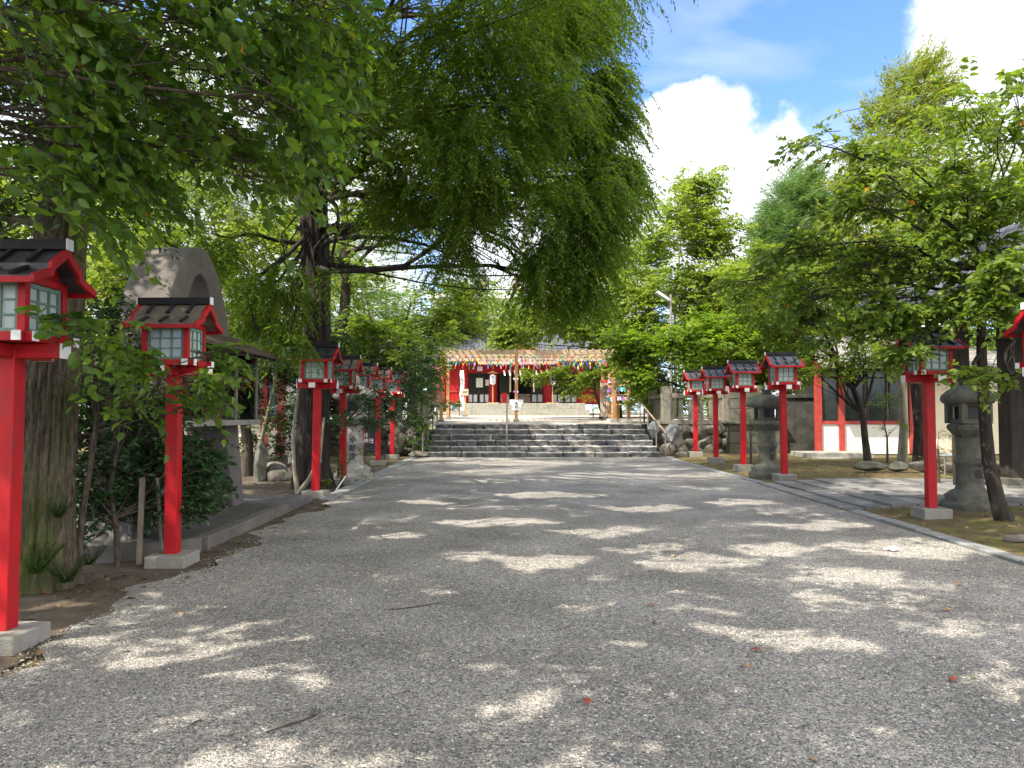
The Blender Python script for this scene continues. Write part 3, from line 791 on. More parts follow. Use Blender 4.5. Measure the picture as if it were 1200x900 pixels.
b = MB(); rr = random.Random(8); z = .2; row = 0
while z < 2.25:
    hb = .4 if z < 1.2 else .34
    xa, xb_ = (7.2, 9.0) if z < 1.25 else (7.35, 8.3); x = xa - (row % 2) * .2
    while x < xb_ - .05:
        w_ = rr.uniform(.45, .7); b.box(max(x, xa) + .006, min(x + w_, xb_) - .006, 24.9 + (.12 if z > 1.2 else 0) + rr.uniform(0, .015), 25.5, z + .005, z + hb - .005); x += w_
    z += hb; row += 1
b.box(7.1, 9.05, 24.8, 25.55, 1.245, 1.31)
o = b.build('block_pier', stone_dark, None, .014); tag(o, 'stepped pier of squared stone blocks behind the red post lanterns', 'stone pier')
b = MB(); b.box(9.05, 10.6, 25.1, 25.5, .2, 2.1); b.box(9.02, 10.65, 25.04, 25.56, 2.1, 2.22)
o = b.build('boundary_wall', mat('stained_stone', (.09, .088, .08), (.03, .03, .028), 3, .9, .5, 40, .3), None, .02); tag(o, 'dark stained wall between the block pier and the white building', 'wall')

for (px, py, D, s, lab, sd) in [
        (787, 512, 24.7, (.42, .35, .52), 'dark blue grey boulder leaning on the foot of the stairs under the handrail', 1),
        (783, 527, 24.2, (.28, .22, .22), 'small pale boulder at the bottom handrail post by the stone fence', 2),
        (769, 506, 25.3, (.3, .3, .4), 'dark pointed boulder higher up beside the stair ends', 3),
        (800, 533, 24.1, (.3, .2, .12), 'low flat rock at the foot of the rubble wall', 4),
        (494, 522, 24.6, (.30, .35, .50), 'dark upright boulder beside the handrail at the bush end', 5),
        (482, 512, 25.0, (.38, .3, .36), 'mossy boulder under the conifer shrub by the stairs', 6),
        (489, 533, 24.0, (.36, .28, .14), 'flat pale rock at the foot of the shrub side handrail', 7),
        (466, 520, 24.9, (.4, .35, .45), 'shaded rockery boulder behind the slate roofed lantern post', 8),
        (432, 530, 22.6, (.35, .3, .3), 'rough pale stone lying beside the black stone tablet', 9),
        (321, 555, 16.6, (.5, .4, .3), 'rounded grey rock beside the standing stone', 10),
        (1192, 640, 9.0, (.22, .14, .06), 'small half buried stone in the earth near the cherry trunk', 12)]:
    p = P(px, py, D); p.z = max(p.z, gz(p.x, D) + s[2] * .3) if py < 535 else gz(p.x, D) + s[2] * .4
    o = MB().rock(p, s, sd).build('boulder', stone_step if sd in (1, 3, 5) else stone_wall); tag(o, lab, 'rock', 'rocks at the path edges')
p = P(305, 560, 16.3)
o = MB().rock((p.x, p.y, gz(p.x, p.y) + .35), (.16, .13, .6), 31).build('standing_stone', stone_dark); tag(o, 'narrow upright stone standing on the left ground before the white shed', 'standing stone')

# black inscribed tablet
t = thing('stone_tablet', 'black polished stone tablet with white lettering behind the carved stone lantern', 'monument', (-4.15, 21.3, gz(-4, 21.3)))
z0 = gz(-4, 21.3); MB().box(-4.75, -3.65, 21.1, 21.5, z0 - .03, z0 + .25).build('plinth', stone_dark, t, .02)
MB().box(-4.62, -3.78, 21.24, 21.34, z0 + .25, z0 + 1.15).build('slab', blackstone, t, .008)
text('由緒\n稲荷神社', .15, (-4.2, 21.237, z0 + .75), t, paper)

# ------------------------------------------------------------------ timber trellis with wind chimes
t = thing('timber_trellis', 'open timber trellis hung with rows of wind chimes in front of the shrine', 'trellis', (.5, 29.5, pz(29.5)))
FY, BY = 29.5, 33.4
for (x, y) in [(-2.78, FY), (.17, FY), (4.0, FY), (-2.85, BY), (4.05, BY)]:
    MB().box(x - .065, x + .065, y - .065, y + .065, pz(y) - .02, 4.0).build('post', wood, t, .006)
    MB().box(x - .12, x + .12, y - .12, y + .12, pz(y) - .05, pz(y) + .1).build('footing', concrete, t, .01)
for y in (FY, (FY + BY) / 2, BY): MB().box(-2.95, 4.15, y - .05, y + .05, 3.93, 4.09).build('beam', wood_top, t, .005)
for y in (FY + .9, FY + 2.9): MB().box(-2.9, 4.1, y - .03, y + .03, 3.86, 3.925).build('purlin', wood_top, t)
for i in range(26): x = -2.8 + i * .272; MB().box(x - .022, x + .022, FY - .25, BY + .25, 4.092, 4.13).build('rafter', wood_top, t)

ccols = [('red', (.75, .06, .05)), ('turquoise', (.02, .5, .48)), ('pink', (.8, .22, .42)), ('orange', (.85, .28, .04)), ('green', (.05, .45, .16)), ('blue', (.05, .2, .7)), ('violet', (.35, .18, .6)), ('yellow', (.85, .65, .06)), ('white', (.8, .82, .85))]
cm = [mat('chime_' + n_, c, tuple(k * .8 for k in c), 4, .5) for n_, c in ccols]
chproto = {}
def chime(ci, cj):
    if (ci, cj) in chproto: return chproto[(ci, cj)].copy()
    b = MB(); b.lathe([(.012, -.10), (.035, -.115), (.055, -.15), (.06, -.19), (.052, -.22)], (0, 0), 10, 0); b.tube([(0, 0, 0), (0, 0, -.11)], .004, 4, 2)
    b.tube([(0, 0, -.2), (0, 0, -.29)], .004, 4, 2)
    b.add([(-.035, 0, -.28), (.035, .008, -.28), (.045, .03, -.52), (-.025, .02, -.52), (-.035, .006, -.28), (.035, .014, -.28), (.045, .036, -.52), (-.025, .026, -.52)], [(0, 1, 2, 3), (7, 6, 5, 4), (0, 4, 5, 1), (3, 2, 6, 7), (0, 3, 7, 4), (1, 5, 6, 2)], 1)
    o = b.build('wind_chime', [cm[ci], cm[cj], paper_w]); chproto[(ci, cj)] = o; return o
ords = ['first', 'second', 'third', 'fourth', 'fifth', 'sixth', 'seventh', 'eighth', 'ninth', 'tenth', 'eleventh', 'twelfth', 'thirteenth', 'fourteenth', 'fifteenth', 'sixteenth', 'seventeenth', 'eighteenth', 'nineteenth', 'twentieth', 'twenty-first', 'twenty-second', 'twenty-third', 'twenty-fourth', 'twenty-fifth', 'twenty-sixth', 'twenty-seventh', 'twenty-eighth', 'twenty-ninth', 'thirtieth']
rr = random.Random(4)
for row, (y, nm) in enumerate([(FY + .0, 'front'), (FY + .9, 'second'), ((FY + BY) / 2, 'middle'), (FY + 2.9, 'rear')]):
    for i in range(26):
        ci, cj = rr.randrange(9), rr.randrange(9)
        new = (ci, cj) not in chproto; o = chime(ci, cj)
        if not new: col.objects.link(o)
        x = -2.66 + i * .262 + rr.uniform(-.05, .05)
        if abs(x - .17) < .12: x += .12
        o.location = (x, y + (-.06 if row == 0 else 0) + (.0 if row != 2 else -.06), 3.93 if row in (0, 2) else 3.86); o.scale = (.68, .68, .68); o.rotation_euler = (rr.uniform(-.18, .25), rr.uniform(-.3, .45), rr.uniform(0, 3))
        tag(o, f'{ccols[ci][0]} chime with {ccols[cj][0]} strip, {ords[i]} from the shrub end, {nm} trellis row', 'wind chime', 'wind chimes hanging in the trellis')

# white paper figures and board on the middle post
t = thing('votive_board', 'white shirt shaped votive board tied to the middle trellis post', 'board', (.17, 29.4, 2.0))
MB().box(-.02, .36, 29.39, 29.425, 1.72, 2.10).build('panel', paper_w, t, .01); MB().box(-.10, .44, 29.40, 29.42, 2.0, 2.14).build('shoulder', paper_w, t)
text('風鈴', .12, (.17, 29.386, 1.92), t, ink, vertical=True)
for (z, m_, lab) in [(2.45, cm[2], 'pink and white bow tied below the top of the middle trellis post'), (2.95, cm[8], 'white bow tied high on the middle trellis post')]:
    b = MB(); b.rock((.09, 29.38, z), (.055, .03, .05), 3, 0); b.rock((.21, 29.38, z), (.05, .03, .045), 4, 1); b.rock((.15, 29.37, z - .08), (.03, .02, .09), 5, 0)
    tag(b.build('paper_bow', [m_, paper_w]), lab, 'bow', 'bows on the middle post')

# pink banner by the left trellis post
t = thing('pink_banner', 'pink and white patterned banner hanging beside the shrub end trellis post', 'banner', (-3.0, 29.6, pz(29.6)))
b = MB(); v_, f_ = [], []
for i in range(13):
    z = 1.95 + i * .13; v_ += [(-3.25 + .02 * math.sin(i), 29.42 + .03 * math.sin(i * .9), z), (-2.84, 29.40 + .03 * math.sin(i * .9 + 1), z)]
f_ = [(2 * i, 2 * i + 1, 2 * i + 3, 2 * i + 2) for i in range(12)]
b.add(v_, f_); o = b.build('cloth', mat('pink_pattern', (.80, .45, .48), (.72, .08, .14), 3.5, .7), t); so_ = o.modifiers.new('s', 'SOLIDIFY'); so_.thickness = .01
MB().tube([(-3.27, 29.42, pz(29.6)), (-3.27, 29.42, 3.6)], .018, 8).build('pole', white, t)
MB().tube([(-3.27, 29.42, 3.52), (-2.82, 29.42, 3.52)], .012, 6).build('crossbar', white, t)

# ------------------------------------------------------------------ amulet sign, plaque rack
a = P(709, 486, 31.0); zb = pz(31)
t = thing('amulet_sign', 'tall cream board lettered for the old amulet return place next to the plaque rack', 'sign', (a.x, 31, zb))
MB().box(a.x - .19, a.x + .19, 30.98, 31.03, zb + .18, zb + 1.68).build('board', signwood, t, .006)
MB().box(a.x - .19, a.x + .19, 30.972, 30.979, zb + 1.58, zb + 1.68).build('header', redlamp, t)
for s in (-1, 1): MB().box(a.x + s * .13 - .025, a.x + s * .13 + .025, 31.03, 31.07, zb - .03, zb + 1.6).build('leg', wood_dark, t)
text('御神符納所', .27, (a.x + .09, 30.975, zb + .85), t, ink, vertical=True, gap=.95)
text('古いお札お守りを', .10, (a.x - .06, 30.975, zb + 1.0), t, ink, vertical=True, gap=1.0)
text('お納め下さい', .10, (a.x - .145, 30.975, zb + 1.0), t, ink, vertical=True, gap=1.0)

t = thing('plaque_rack', 'timber rack on three posts covered with colourful votive plaques', 'rack', (4.0, 29.9, pz(30)))
pA, pB = Vector((3.98, 30.6, 0)), Vector((4.46, 28.7, 0))
zb = pz(29.6)
for u, hh in ((0, 1.95), (.45, 2.0), (1, 2.15)):
    p = pA.lerp(pB, u); MB().box(p.x - .06, p.x + .06, p.y - .06, p.y + .06, zb - .02, zb + hh).build('post', wood, t, .006)
    MB().box(p.x - .1, p.x + .1, p.y - .1, p.y + .1, zb - .04, zb + .12).build('footing', white, t, .01)
for z in (.68, 1.06, 1.42, 1.78): MB().beam((pA.x, pA.y - .07, zb + z), (pB.x, pB.y - .07, zb + z), .05, .04).build('rail', wood_top, t)
rr = random.Random(9)
for rw, z in enumerate((1.06, 1.42, 1.78)):
    for i in range(15):
        p = pA.lerp(pB, (i + .5) / 15); q = (pB - pA).to_track_quat('Y', 'Z').to_matrix(); k = rr.randrange(9)
        b = MB(); b.cbox(p + Vector((-.09, -.06, zb + z - .15 + rr.uniform(-.03, .02))), (.02, .115, .15), q)
        o = b.build('votive_plaque', cm[rr.choice((2, 6, 5, 8, 8, 1, 6))]); tag(o, f'votive plaque, {ords[i]} from the shrine end on the {["lowest", "middle", "top"][rw]} rail of the rack', 'plaque', 'votive plaques on the timber rack')

# notice post and white streamer banner left of the shrine doors
a = P(545, 484, 41); z0 = pz(41)
t = thing('notice_post', 'small brown notice board on a single post before the lattice doors', 'sign', (a.x, 41, z0))
MB().box(a.x - .04, a.x + .04, 41.0, 41.08, z0, z0 + 1.25).build('post', wood, t); MB().box(a.x - .18, a.x + .18, 40.96, 40.99, z0 + 1.15, z0 + 1.5).build('board', signwood, t); MB().box(a.x - .14, a.x + .14, 40.8, 41.2, z0, z0 + .1).build('foot', concrete, t)
text('参拝', .13, (a.x, 40.957, z0 + 1.33), t, ink)
a = P(541, 484, 41.5)
t = thing('white_banner', 'narrow white banner with dark lettering on a pole by the lattice doors', 'banner', (a.x, 41.5, z0))
MB().tube([(a.x - .12, 41.5, z0), (a.x - .12, 41.5, z0 + 2.7)], .02, 6).build('pole', black_m, t)
b = MB(); v_ = []
for i in range(12): z = z0 + .35 + i * .2; v_ += [(a.x - .1 + .02 * math.sin(i), 41.5 + .03 * math.sin(i * 1.2), z), (a.x + .13 + .02 * math.sin(i), 41.47, z)]
b.add(v_, [(2 * i, 2 * i + 1, 2 * i + 3, 2 * i + 2) for i in range(11)]); o = b.build('cloth', paper_w, t); o.modifiers.new('s', 'SOLIDIFY').thickness = .008
text('稲荷大明神', .2, (a.x + .01, 41.44, z0 + 1.6), t, ink, vertical=True, gap=1.1)

# ------------------------------------------------------------------ shrine hall
SY = 46.0; Z0 = pz(44); ZP = 2.23
def sx(px, D=SY): return (px - 600) / F * D
def szz(py, D=SY): return P(600, py, D).z
t = thing('shrine_hall', 'red and white shrine hall with black lattice doors behind the trellis', 'shrine', (sx(610), SY, Z0))
b = MB(); b.box(sx(528, 44), sx(691, 44), 44.0, 52, Z0 - .1, Z0 + .36); b.box(sx(534, 44.5), sx(686, 44.5), 44.45, 52, Z0 + .36, ZP)
b.explode('plinth', stone, t, .02)
PX = [520, 545.5, 578, 641, 679, 704]
for px in PX: MB().tube([(sx(px), SY - .05, ZP), (sx(px), SY - .05, 4.85)], .2 if px not in (578, 641) else .27, 14).build('pillar', red, t)
b = MB(); b.box(sx(518), sx(706), SY - .1, SY + .08, szz(437), szz(427)); b.build('head_beam', red, t, .01)
b = MB(); b.box(sx(518), sx(545), SY, SY + .1, ZP, szz(436)); b.box(sx(680), sx(704), SY, SY + .1, ZP, szz(436)); b.explode('side_wall', red, t)
b = MB(); b.box(sx(520), sx(545), SY - .05, SY - .02, ZP + .7, ZP + .8); b.box(sx(680), sx(704), SY - .05, SY - .02, ZP + .7, ZP + .8); b.explode('side_rail', red_old, t)
b = MB(); b.box(sx(515), sx(708), SY + .1, SY + .2, 4.7, 5.0); b.build('frieze', plaster_w, t)
b = MB(); b.box(sx(516), sx(708), SY + 4, SY + 4.1, ZP, 5.2); b.build('rear_wall', wood_dark, t)
b = MB(); b.box(sx(518), sx(706), SY + .1, SY + 4, ZP, ZP + .04); b.build('floor', wood_dark, t)

def lattice(x0, x1, n, name='lattice_door'):
    for i in range(n):
        a_, c_ = x0 + (x1 - x0) * i / n, x0 + (x1 - x0) * (i + 1) / n
        zt = szz(437); b = MB()
        b.box(a_ + .01, a_ + .08, SY - .04, SY + .02, ZP, zt); b.box(c_ - .08, c_ - .01, SY - .04, SY + .02, ZP, zt); b.box(a_ + .08, c_ - .08, SY - .04, SY + .02, zt - .09, zt); b.box(a_ + .08, c_ - .08, SY - .04, SY + .02, ZP, ZP + .1); b.box(a_ + .08, c_ - .08, SY - .04, SY + .02, ZP + .56, ZP + .66)
        k = 5
        for j in range(1, k): x_ = a_ + .08 + (c_ - a_ - .16) * j / k; b.box(x_ - .012, x_ + .012, SY - .03, SY + .0, ZP + .66, zt - .09)
        for j in range(1, 7): z_ = ZP + .66 + (zt - .09 - ZP - .66) * j / 7; b.box(a_ + .08, c_ - .08, SY - .028, SY - .004, z_ - .01, z_ + .01)
        x_ = (a_ + c_) / 2; b.box(x_ - .04, x_ + .04, SY - .036, SY + .015, ZP + .1, ZP + .56)
        d = b.build(name, black_m, t)
        q = MB(); q.box(a_ + .08, c_ - .08, SY + .021, SY + .027, ZP + .1, ZP + .56); q.build('lower_panel', paper_w, d)
        q = MB(); q.box(a_ + .08, c_ - .08, SY + .021, SY + .027, ZP + .66, zt - .09); q.build('backing', darkglass, d)


lattice(sx(547.5), sx(574), 2); lattice(sx(645), sx(677), 2); lattice(sx(585), sx(598), 1); lattice(sx(622), sx(637), 1)
b = MB(); b.prism([(sx(560), 4.75), (sx(575), 4.83), (sx(590), 5.15), (sx(606), 5.35), (sx(622), 5.15), (sx(637), 4.83), (sx(652), 4.75), (sx(652), 4.98), (sx(636), 5.10), (sx(622), 5.5), (sx(606), 5.78), (sx(590), 5.5), (sx(576), 5.10), (sx(560), 4.98)], SY - 2.1, SY - 2.0, 'y')
b.build('porch_gable', red, t, .01)
b = MB(); crv = [(560, 4.95), (568, 4.99), (576, 5.12), (583, 5.32), (590, 5.55), (598, 5.76), (606, 5.84), (614, 5.76), (622, 5.55), (629, 5.32), (636, 5.12), (644, 4.99), (652, 4.95)]
b.prism([(sx(p_), z_) for p_, z_ in crv] + [(sx(p_), z_ + .14) for p_, z_ in crv[::-1]], SY - 2.25, SY + 1.5, 'y'); b.build('porch_roof', tile_light, t, .01)
b = MB(); b.beam((sx(562), SY - 2.04, 4.62), (sx(652), SY - 2.04, 4.62), .2, .24); b.build('porch_beam', wood_top, t)
b = MB()   # main roof: concave slope made of tile rolls
prof = [(SY - 1.7, 4.95), (SY - .8, 5.22), (SY + .3, 5.72), (SY + 1.4, 6.45), (SY + 2.4, 7.4)]
for i in range(len(prof) - 1):
    (y0, z0_), (y1, z1_) = prof[i], prof[i + 1]; b.add([(sx(508), y0, z0_), (sx(718), y0, z0_), (sx(712), y1, z1_), (sx(514), y1, z1_), (sx(508), y0, z0_ - .12), (sx(718), y0, z0_ - .12), (sx(712), y1, z1_ - .12), (sx(514), y1, z1_ - .12)], [(0, 1, 2, 3), (7, 6, 5, 4), (0, 4, 5, 1), (3, 2, 6, 7), (0, 3, 7, 4), (1, 5, 6, 2)])
for k in range(46):
    x_ = sx(509) + (sx(717) - sx(509)) * k / 45; b.tube([(x_, y_, z_ + .03) for y_, z_ in prof], .045, 6)
b.box(sx(512), sx(714), SY + 2.2, SY + 2.7, 7.35, 7.75)
b.add([(sx(508), SY + 2.4, 7.4), (sx(718), SY + 2.4, 7.4), (sx(718), SY + 6.5, 4.95), (sx(508), SY + 6.5, 4.95)], [(0, 1, 2, 3)])
b.build('roof', tile_m, t)
b = MB(); b.box(sx(558), sx(566), SY - .12, SY - .1, szz(454), szz(443)); b.box(sx(569), sx(573), SY - .12, SY - .1, szz(452), szz(445)); b.explode('notice', paper, t)
b = MB(); b.box(sx(559.5), sx(565.5), SY - .3, SY - .24, szz(435), szz(430)); b.build('crest_plate', paper_w, t)
b = MB(); b.box(sx(623), sx(637), SY - .25, SY - .2, szz(448), szz(443)); b.build('hanging_sign', green_frame, t)
b = MB()
for k in range(9): x_ = sx(590 + k * 6); b.prism([(x_, szz(436)), (x_ + .09, szz(436)), (x_ + .15, szz(442)), (x_ + .06, szz(442))], SY - 1.9, SY - 1.89, 'y')
b.explode('paper_streamer', paper_w, t)
b = MB(); b.tube([(sx(598), SY - 1.2, 4.5), (sx(598), SY - 1.2, 2.9)], .05, 8); b.explode('bell_rope', signwood, t)
b = MB(); b.tube([(sx(625), SY - 1.2, 4.5), (sx(625), SY - 1.2, 2.9)], .05, 8); b.explode('bell_rope', signwood, t)

o = MB().box(sx(588), sx(594.5), 44.8, 45.4, ZP, ZP + .62).build('red_post_box', red, None, .03); tag(o, 'small red fortune box standing before the open shrine bay', 'box')
t = thing('offering_box', 'dark slatted offering box in the middle of the shrine porch', 'offering box', (sx(612), 44.9, ZP))
MB().box(sx(603), sx(621), 44.7, 45.3, ZP, ZP + .5).build('chest', wood_dark, t, .01)
for k in range(7): MB().box(sx(603) + .02, sx(621) - .02, 44.72 + k * .08, 44.76 + k * .08, ZP + .505, ZP + .54).build('slat', wood_grey, t)

for (px, lab) in [(577.5, 'white paper lantern on a wooden stand before the shrine pillar nearer the notice post'), (647.5, 'white paper lantern on a wooden stand half hidden by maple leaves')]:
    D = 44.6; X = sx(px, D); t = thing('paper_lantern', lab, 'lantern', (X, D, ZP), 'paper lanterns before the shrine')
    MB().box(X - .03, X + .03, D, D + .05, ZP, szz(438, D)).build('stand', wood, t); MB().box(X - .35, X + .35, D - .1, D + .15, ZP, ZP + .05).build('foot', wood, t)
    MB().prism([(X - .33, szz(437.5, D)), (X + .33, szz(437.5, D)), (X, szz(434.5, D))], D - .2, D + .2, 'y').build('roof', wood, t)
    z0_, z1_ = szz(451, D), szz(439, D); h = z1_ - z0_
    MB().lathe([(.08, z0_), (.16, z0_ + .06), (.175, z0_ + h * .5), (.16, z1_ - .06), (.08, z1_)], (X, D - .2), 16).build('shade', paper_w, t)
    text('御神燈', .15, (X, D - .385, (z0_ + z1_) / 2), t, mat('blue_ink', (.05, .12, .4)) if 'blue_ink' not in MATS else MATS['blue_ink'], vertical=True, gap=.95)

# ------------------------------------------------------------------ white building with red posts, right
t = thing('white_building', 'white walled office with red posts and pale tiled roof behind the small dark tree', 'building', (12, 24, .3))
zg = .3; Y = 24.0
def bx(px): return (px - 600) / F * Y
zs = P(600, 497, Y).z; zt = P(600, 427, Y).z
b = MB(); b.box(bx(961), bx(1062), Y, Y + .12, zg, zs); b.build('lower_wall', plaster_w, t)
b = MB(); b.box(bx(1062), bx(1240), Y + .02, Y + .14, zg, zt + .1); b.build('cream_wall', plaster, t)
b = MB(); b.box(bx(1000), bx(1240), Y + 4.8, Y + 4.9, zg, zt); b.explode('rear_wall', plaster_w, t)
for px in (959, 985.5, 1068): MB().box(bx(px) - .09, bx(px) + .09, Y - .06, Y + .13, zg, zt + .1).build('red_post', red_old, t, .006)
b = MB(); b.box(bx(961), bx(1066), Y - .04, Y + .13, zs, zs + .1); b.box(bx(961), bx(1066), Y - .03, Y + .13, zt - .1, zt); b.explode('window_rail', red_old, t)
for (a_, c_) in ((963, 983), (989, 1014), (1016, 1040), (1042, 1066)):
    b = MB(); x0_, x1_ = bx(a_), bx(c_)
    b.box(x0_, x0_ + .05, Y, Y + .06, zs + .1, zt - .1); b.box(x1_ - .05, x1_, Y, Y + .06, zs + .1, zt - .1); b.box(x0_ + .05, x1_ - .05, Y, Y + .06, zt - .45, zt - .4)
    fr = b.build('window', wood_dark, t); MB().box(x0_ + .05, x1_ - .05, Y + .03, Y + .04, zs + .1, zt - .1).build('pane', darkglass, fr)
b = MB()
RH = 1.0; prof = [(Y - 1.0, zt - .08), (Y + 2.5, zt + RH)]
x0_, x1_ = bx(948) , bx(1245)
b.add([(x0_, prof[0][0], prof[0][1]), (x1_, prof[0][0], prof[0][1]), (x1_, prof[1][0], prof[1][1]), (x0_ + .8, prof[1][0], prof[1][1]), (x0_, prof[0][0], prof[0][1] - .1), (x1_, prof[0][0], prof[0][1] - .1), (x1_, prof[1][0], prof[1][1] - .1), (x0_ + .8, prof[1][0], prof[1][1] - .1)], [(0, 1, 2, 3), (7, 6, 5, 4), (0, 4, 5, 1), (3, 2, 6, 7), (0, 3, 7, 4), (1, 5, 6, 2)])
rows = 13
for r_ in range(rows):
    u0, u1 = r_ / rows, (r_ + 1) / rows; xo = x0_ + .8 * u0
    for k in range(int((x1_ - xo) / .3)):
        xk = xo + k * .3 + (.15 if r_ % 2 else 0); ya = prof[0][0] + 3.5 * u0; yb = prof[0][0] + 3.5 * u1 + .05; za = prof[0][1] + (RH + .08) * u0; zb_ = prof[0][1] + (RH + .08) * u1
        b.add([(xk + .01, ya, za + .045), (xk + .29, ya, za + .045), (xk + .29, yb, zb_ + .02), (xk + .01, yb, zb_ + .02), (xk + .01, ya, za + .01), (xk + .29, ya, za + .01)], [(0, 1, 2, 3), (4, 5, 1, 0)])
b.box(x0_ + .7, x1_, Y + 2.35, Y + 2.7, zt + RH - .05, zt + RH + .18)
b.add([(x0_ + .8, Y + 2.5, zt + RH), (x1_, Y + 2.5, zt + RH), (x1_, Y + 6, zt - .1), (x0_, Y + 6, zt - .1)], [(0, 1, 2, 3)])
b.build('roof', tile_light, t, fix=False)
b = MB(); b.box(bx(925), bx(1000), Y - 1.3, Y - .02, .12, zg + .1); b.box(bx(930), bx(965), Y - 1.75, Y - 1.3, .1, zg - .02); b.explode('entrance_step', stone, t, .015)

# ------------------------------------------------------------------ timber gate with tiled roof at the right edge
t = thing('timber_gate', 'dark timber gate with a blue grey tiled roof at the edge of the photo', 'gate', (9.7, 12.5, .2))
z0 = .2; RX, EX, RZ, EZ = 9.75, 7.55, 4.75, 3.66; YA, YB = 8.4, 15.7
for (x, y) in [(RX, 14.6), (RX, 9.6)]:
    MB().box(x - .19, x + .19, y - .19, y + .19, z0 + .1, 4.6).build('pillar', wood_dark, t, .01); MB().box(x - .3, x + .3, y - .3, y + .3, z0 - .1, z0 + .14).build('pillar_base', stone_dark, t, .02)
for (x, y) in [(8.6, 14.4), (8.6, 9.8), (10.9, 14.4), (10.9, 9.8)]: MB().box(x - .12, x + .12, y - .12, y + .12, z0, 3.9).build('side_post', wood_dark, t, .01)
MB().box(RX - .17, RX + .17, YA + .4, YB - .4, 3.55, 3.95).build('lintel', wood_dark, t, .01)
for y in (14.4, 9.8): MB().box(8.1, 11.4, y - .1, y + .1, 3.45, 3.7).build('cross_tie', wood_dark, t, .01)
b = MB()
for k in range(12): x = 10.0 + k * .12; b.box(x, x + .11, 14.62, 14.67, z0 + .1, 3.3)
b.build('door_leaf', wood_dark, t)
for s in (-1, 1):
    b = MB()
    prof = []
    for i in range(9):
        u = i / 8; prof.append((RX + s * (RX - EX) * (1 - u), EZ + (RZ - EZ) * (u ** 1.25)))
    for i in range(8):
        (xa, za), (xb_, zb_) = prof[i], prof[i + 1]
        b.add([(xa, YA, za), (xa, YB, za), (xb_, YB, zb_), (xb_, YA, zb_), (xa, YA, za - .07), (xa, YB, za - .07), (xb_, YB, zb_ - .07), (xb_, YA, zb_ - .07)], [(0, 1, 2, 3), (7, 6, 5, 4), (0, 4, 5, 1), (3, 2, 6, 7), (0, 3, 7, 4), (1, 5, 6, 2)])
    n = 30
    for k in range(n + 1):
        y = YA + .05 + (YB - YA - .1) * k / n; b.tube([(x_, y, z_ + .035) for x_, z_ in prof], .058, 8)
        b.tube([(prof[0][0] - s * -.01, y, EZ + .02), (prof[0][0] + s * .05, y, EZ + .02)], .075, 12)
    # courses across the slope
    for i in range(1, 9):
        u = i / 9; xx_ = RX + s * (RX - EX) * (1 - u); zz_ = EZ + (RZ - EZ) * (u ** 1.25); b.tube([(xx_, YA, zz_ + .012), (xx_, YB, zz_ + .012)], .03, 5)
    b.build('roof_slope', tile_m, t)
    b = MB()
    for k in range(34): y = YA + .1 + (YB - YA - .2) * k / 33; b.beam((EX + .05 if s < 0 else 2 * RX - EX - .05, y, EZ - .12), (RX, y, RZ - .25), .05, .06)
    b.build('rafter', wood_dark, t)
b = MB(); b.box(RX - .14, RX + .14, YA - .1, YB + .1, RZ, RZ + .34); b.tube([(RX, YA - .12, RZ + .38), (RX, YB + .12, RZ + .38)], .12, 12); b.build('ridge', tile_m, t, .02)
for y in (YB - .05, YA + .05):
    b = MB(); b.tube([(RX - .1, y, RZ + .2), (8.6, y, 4.28), (EX + .05, y, EZ + .12), (EX - .15, y, EZ + .16)], [.12, .11, .10, .09], 10); b.rock((EX - .15, y, EZ + .33), (.12, .12, .13), 4); b.box(EX - .3, EX + .1, y - .1, y + .1, EZ + .1, EZ + .2)
    b.build('verge_ridge', tile_m, t)
b = MB(); b.box(EX + .1, EX + .2, YA + .1, YB - .1, EZ - .2, EZ - .08); b.build('eave_board', wood_dark, t)
b = MB(); b.prism([(8.35, 3.7), (11.15, 3.7), (RX, 4.5)], 14.38, 14.44, 'y'); b.build('gable_panel', wood_dark, t)

# hidden board fence behind the gate
o = MB()
for k in range(40): o.box(11.0 + k * .15, 11.14 + k * .15, 14.9, 14.95, .1, 2.5)
o = o.build('board_fence', wood_dark); tag(o, 'dark upright board fence beyond the timber gate', 'fence')

# small metal bench before the planting
a = P(1112, 560, 15.9); t = thing('metal_bench', 'low grey metal stand beside the paving, behind a red post', 'bench', (a.x, a.y, .25))
gx = a.x; MB().box(gx - .15, gx + .75, 15.8, 16.15, .68, .72).build('top', grey_metal, t, .004)
for dx_ in (-.12, .7):
    for y in (15.83, 16.12): MB().tube([(gx + dx_, y, .2), (gx + dx_, y, .68)], .018, 8).build('leg', metal, t)

# low stone edging in front of the white building
b = MB(); rr = random.Random(2); x = 7.9
while x < 14: w_ = rr.uniform(.4, .9); b.rock((x + w_ / 2, 17.6 + rr.uniform(-.05, .05), .33), (w_ * .55, .16, .14), rr.randint(0, 99)); x += w_
o = b.build('stone_edging', stone_dark); tag(o, 'row of low dark edging stones around the mossy planting bed', 'edging')

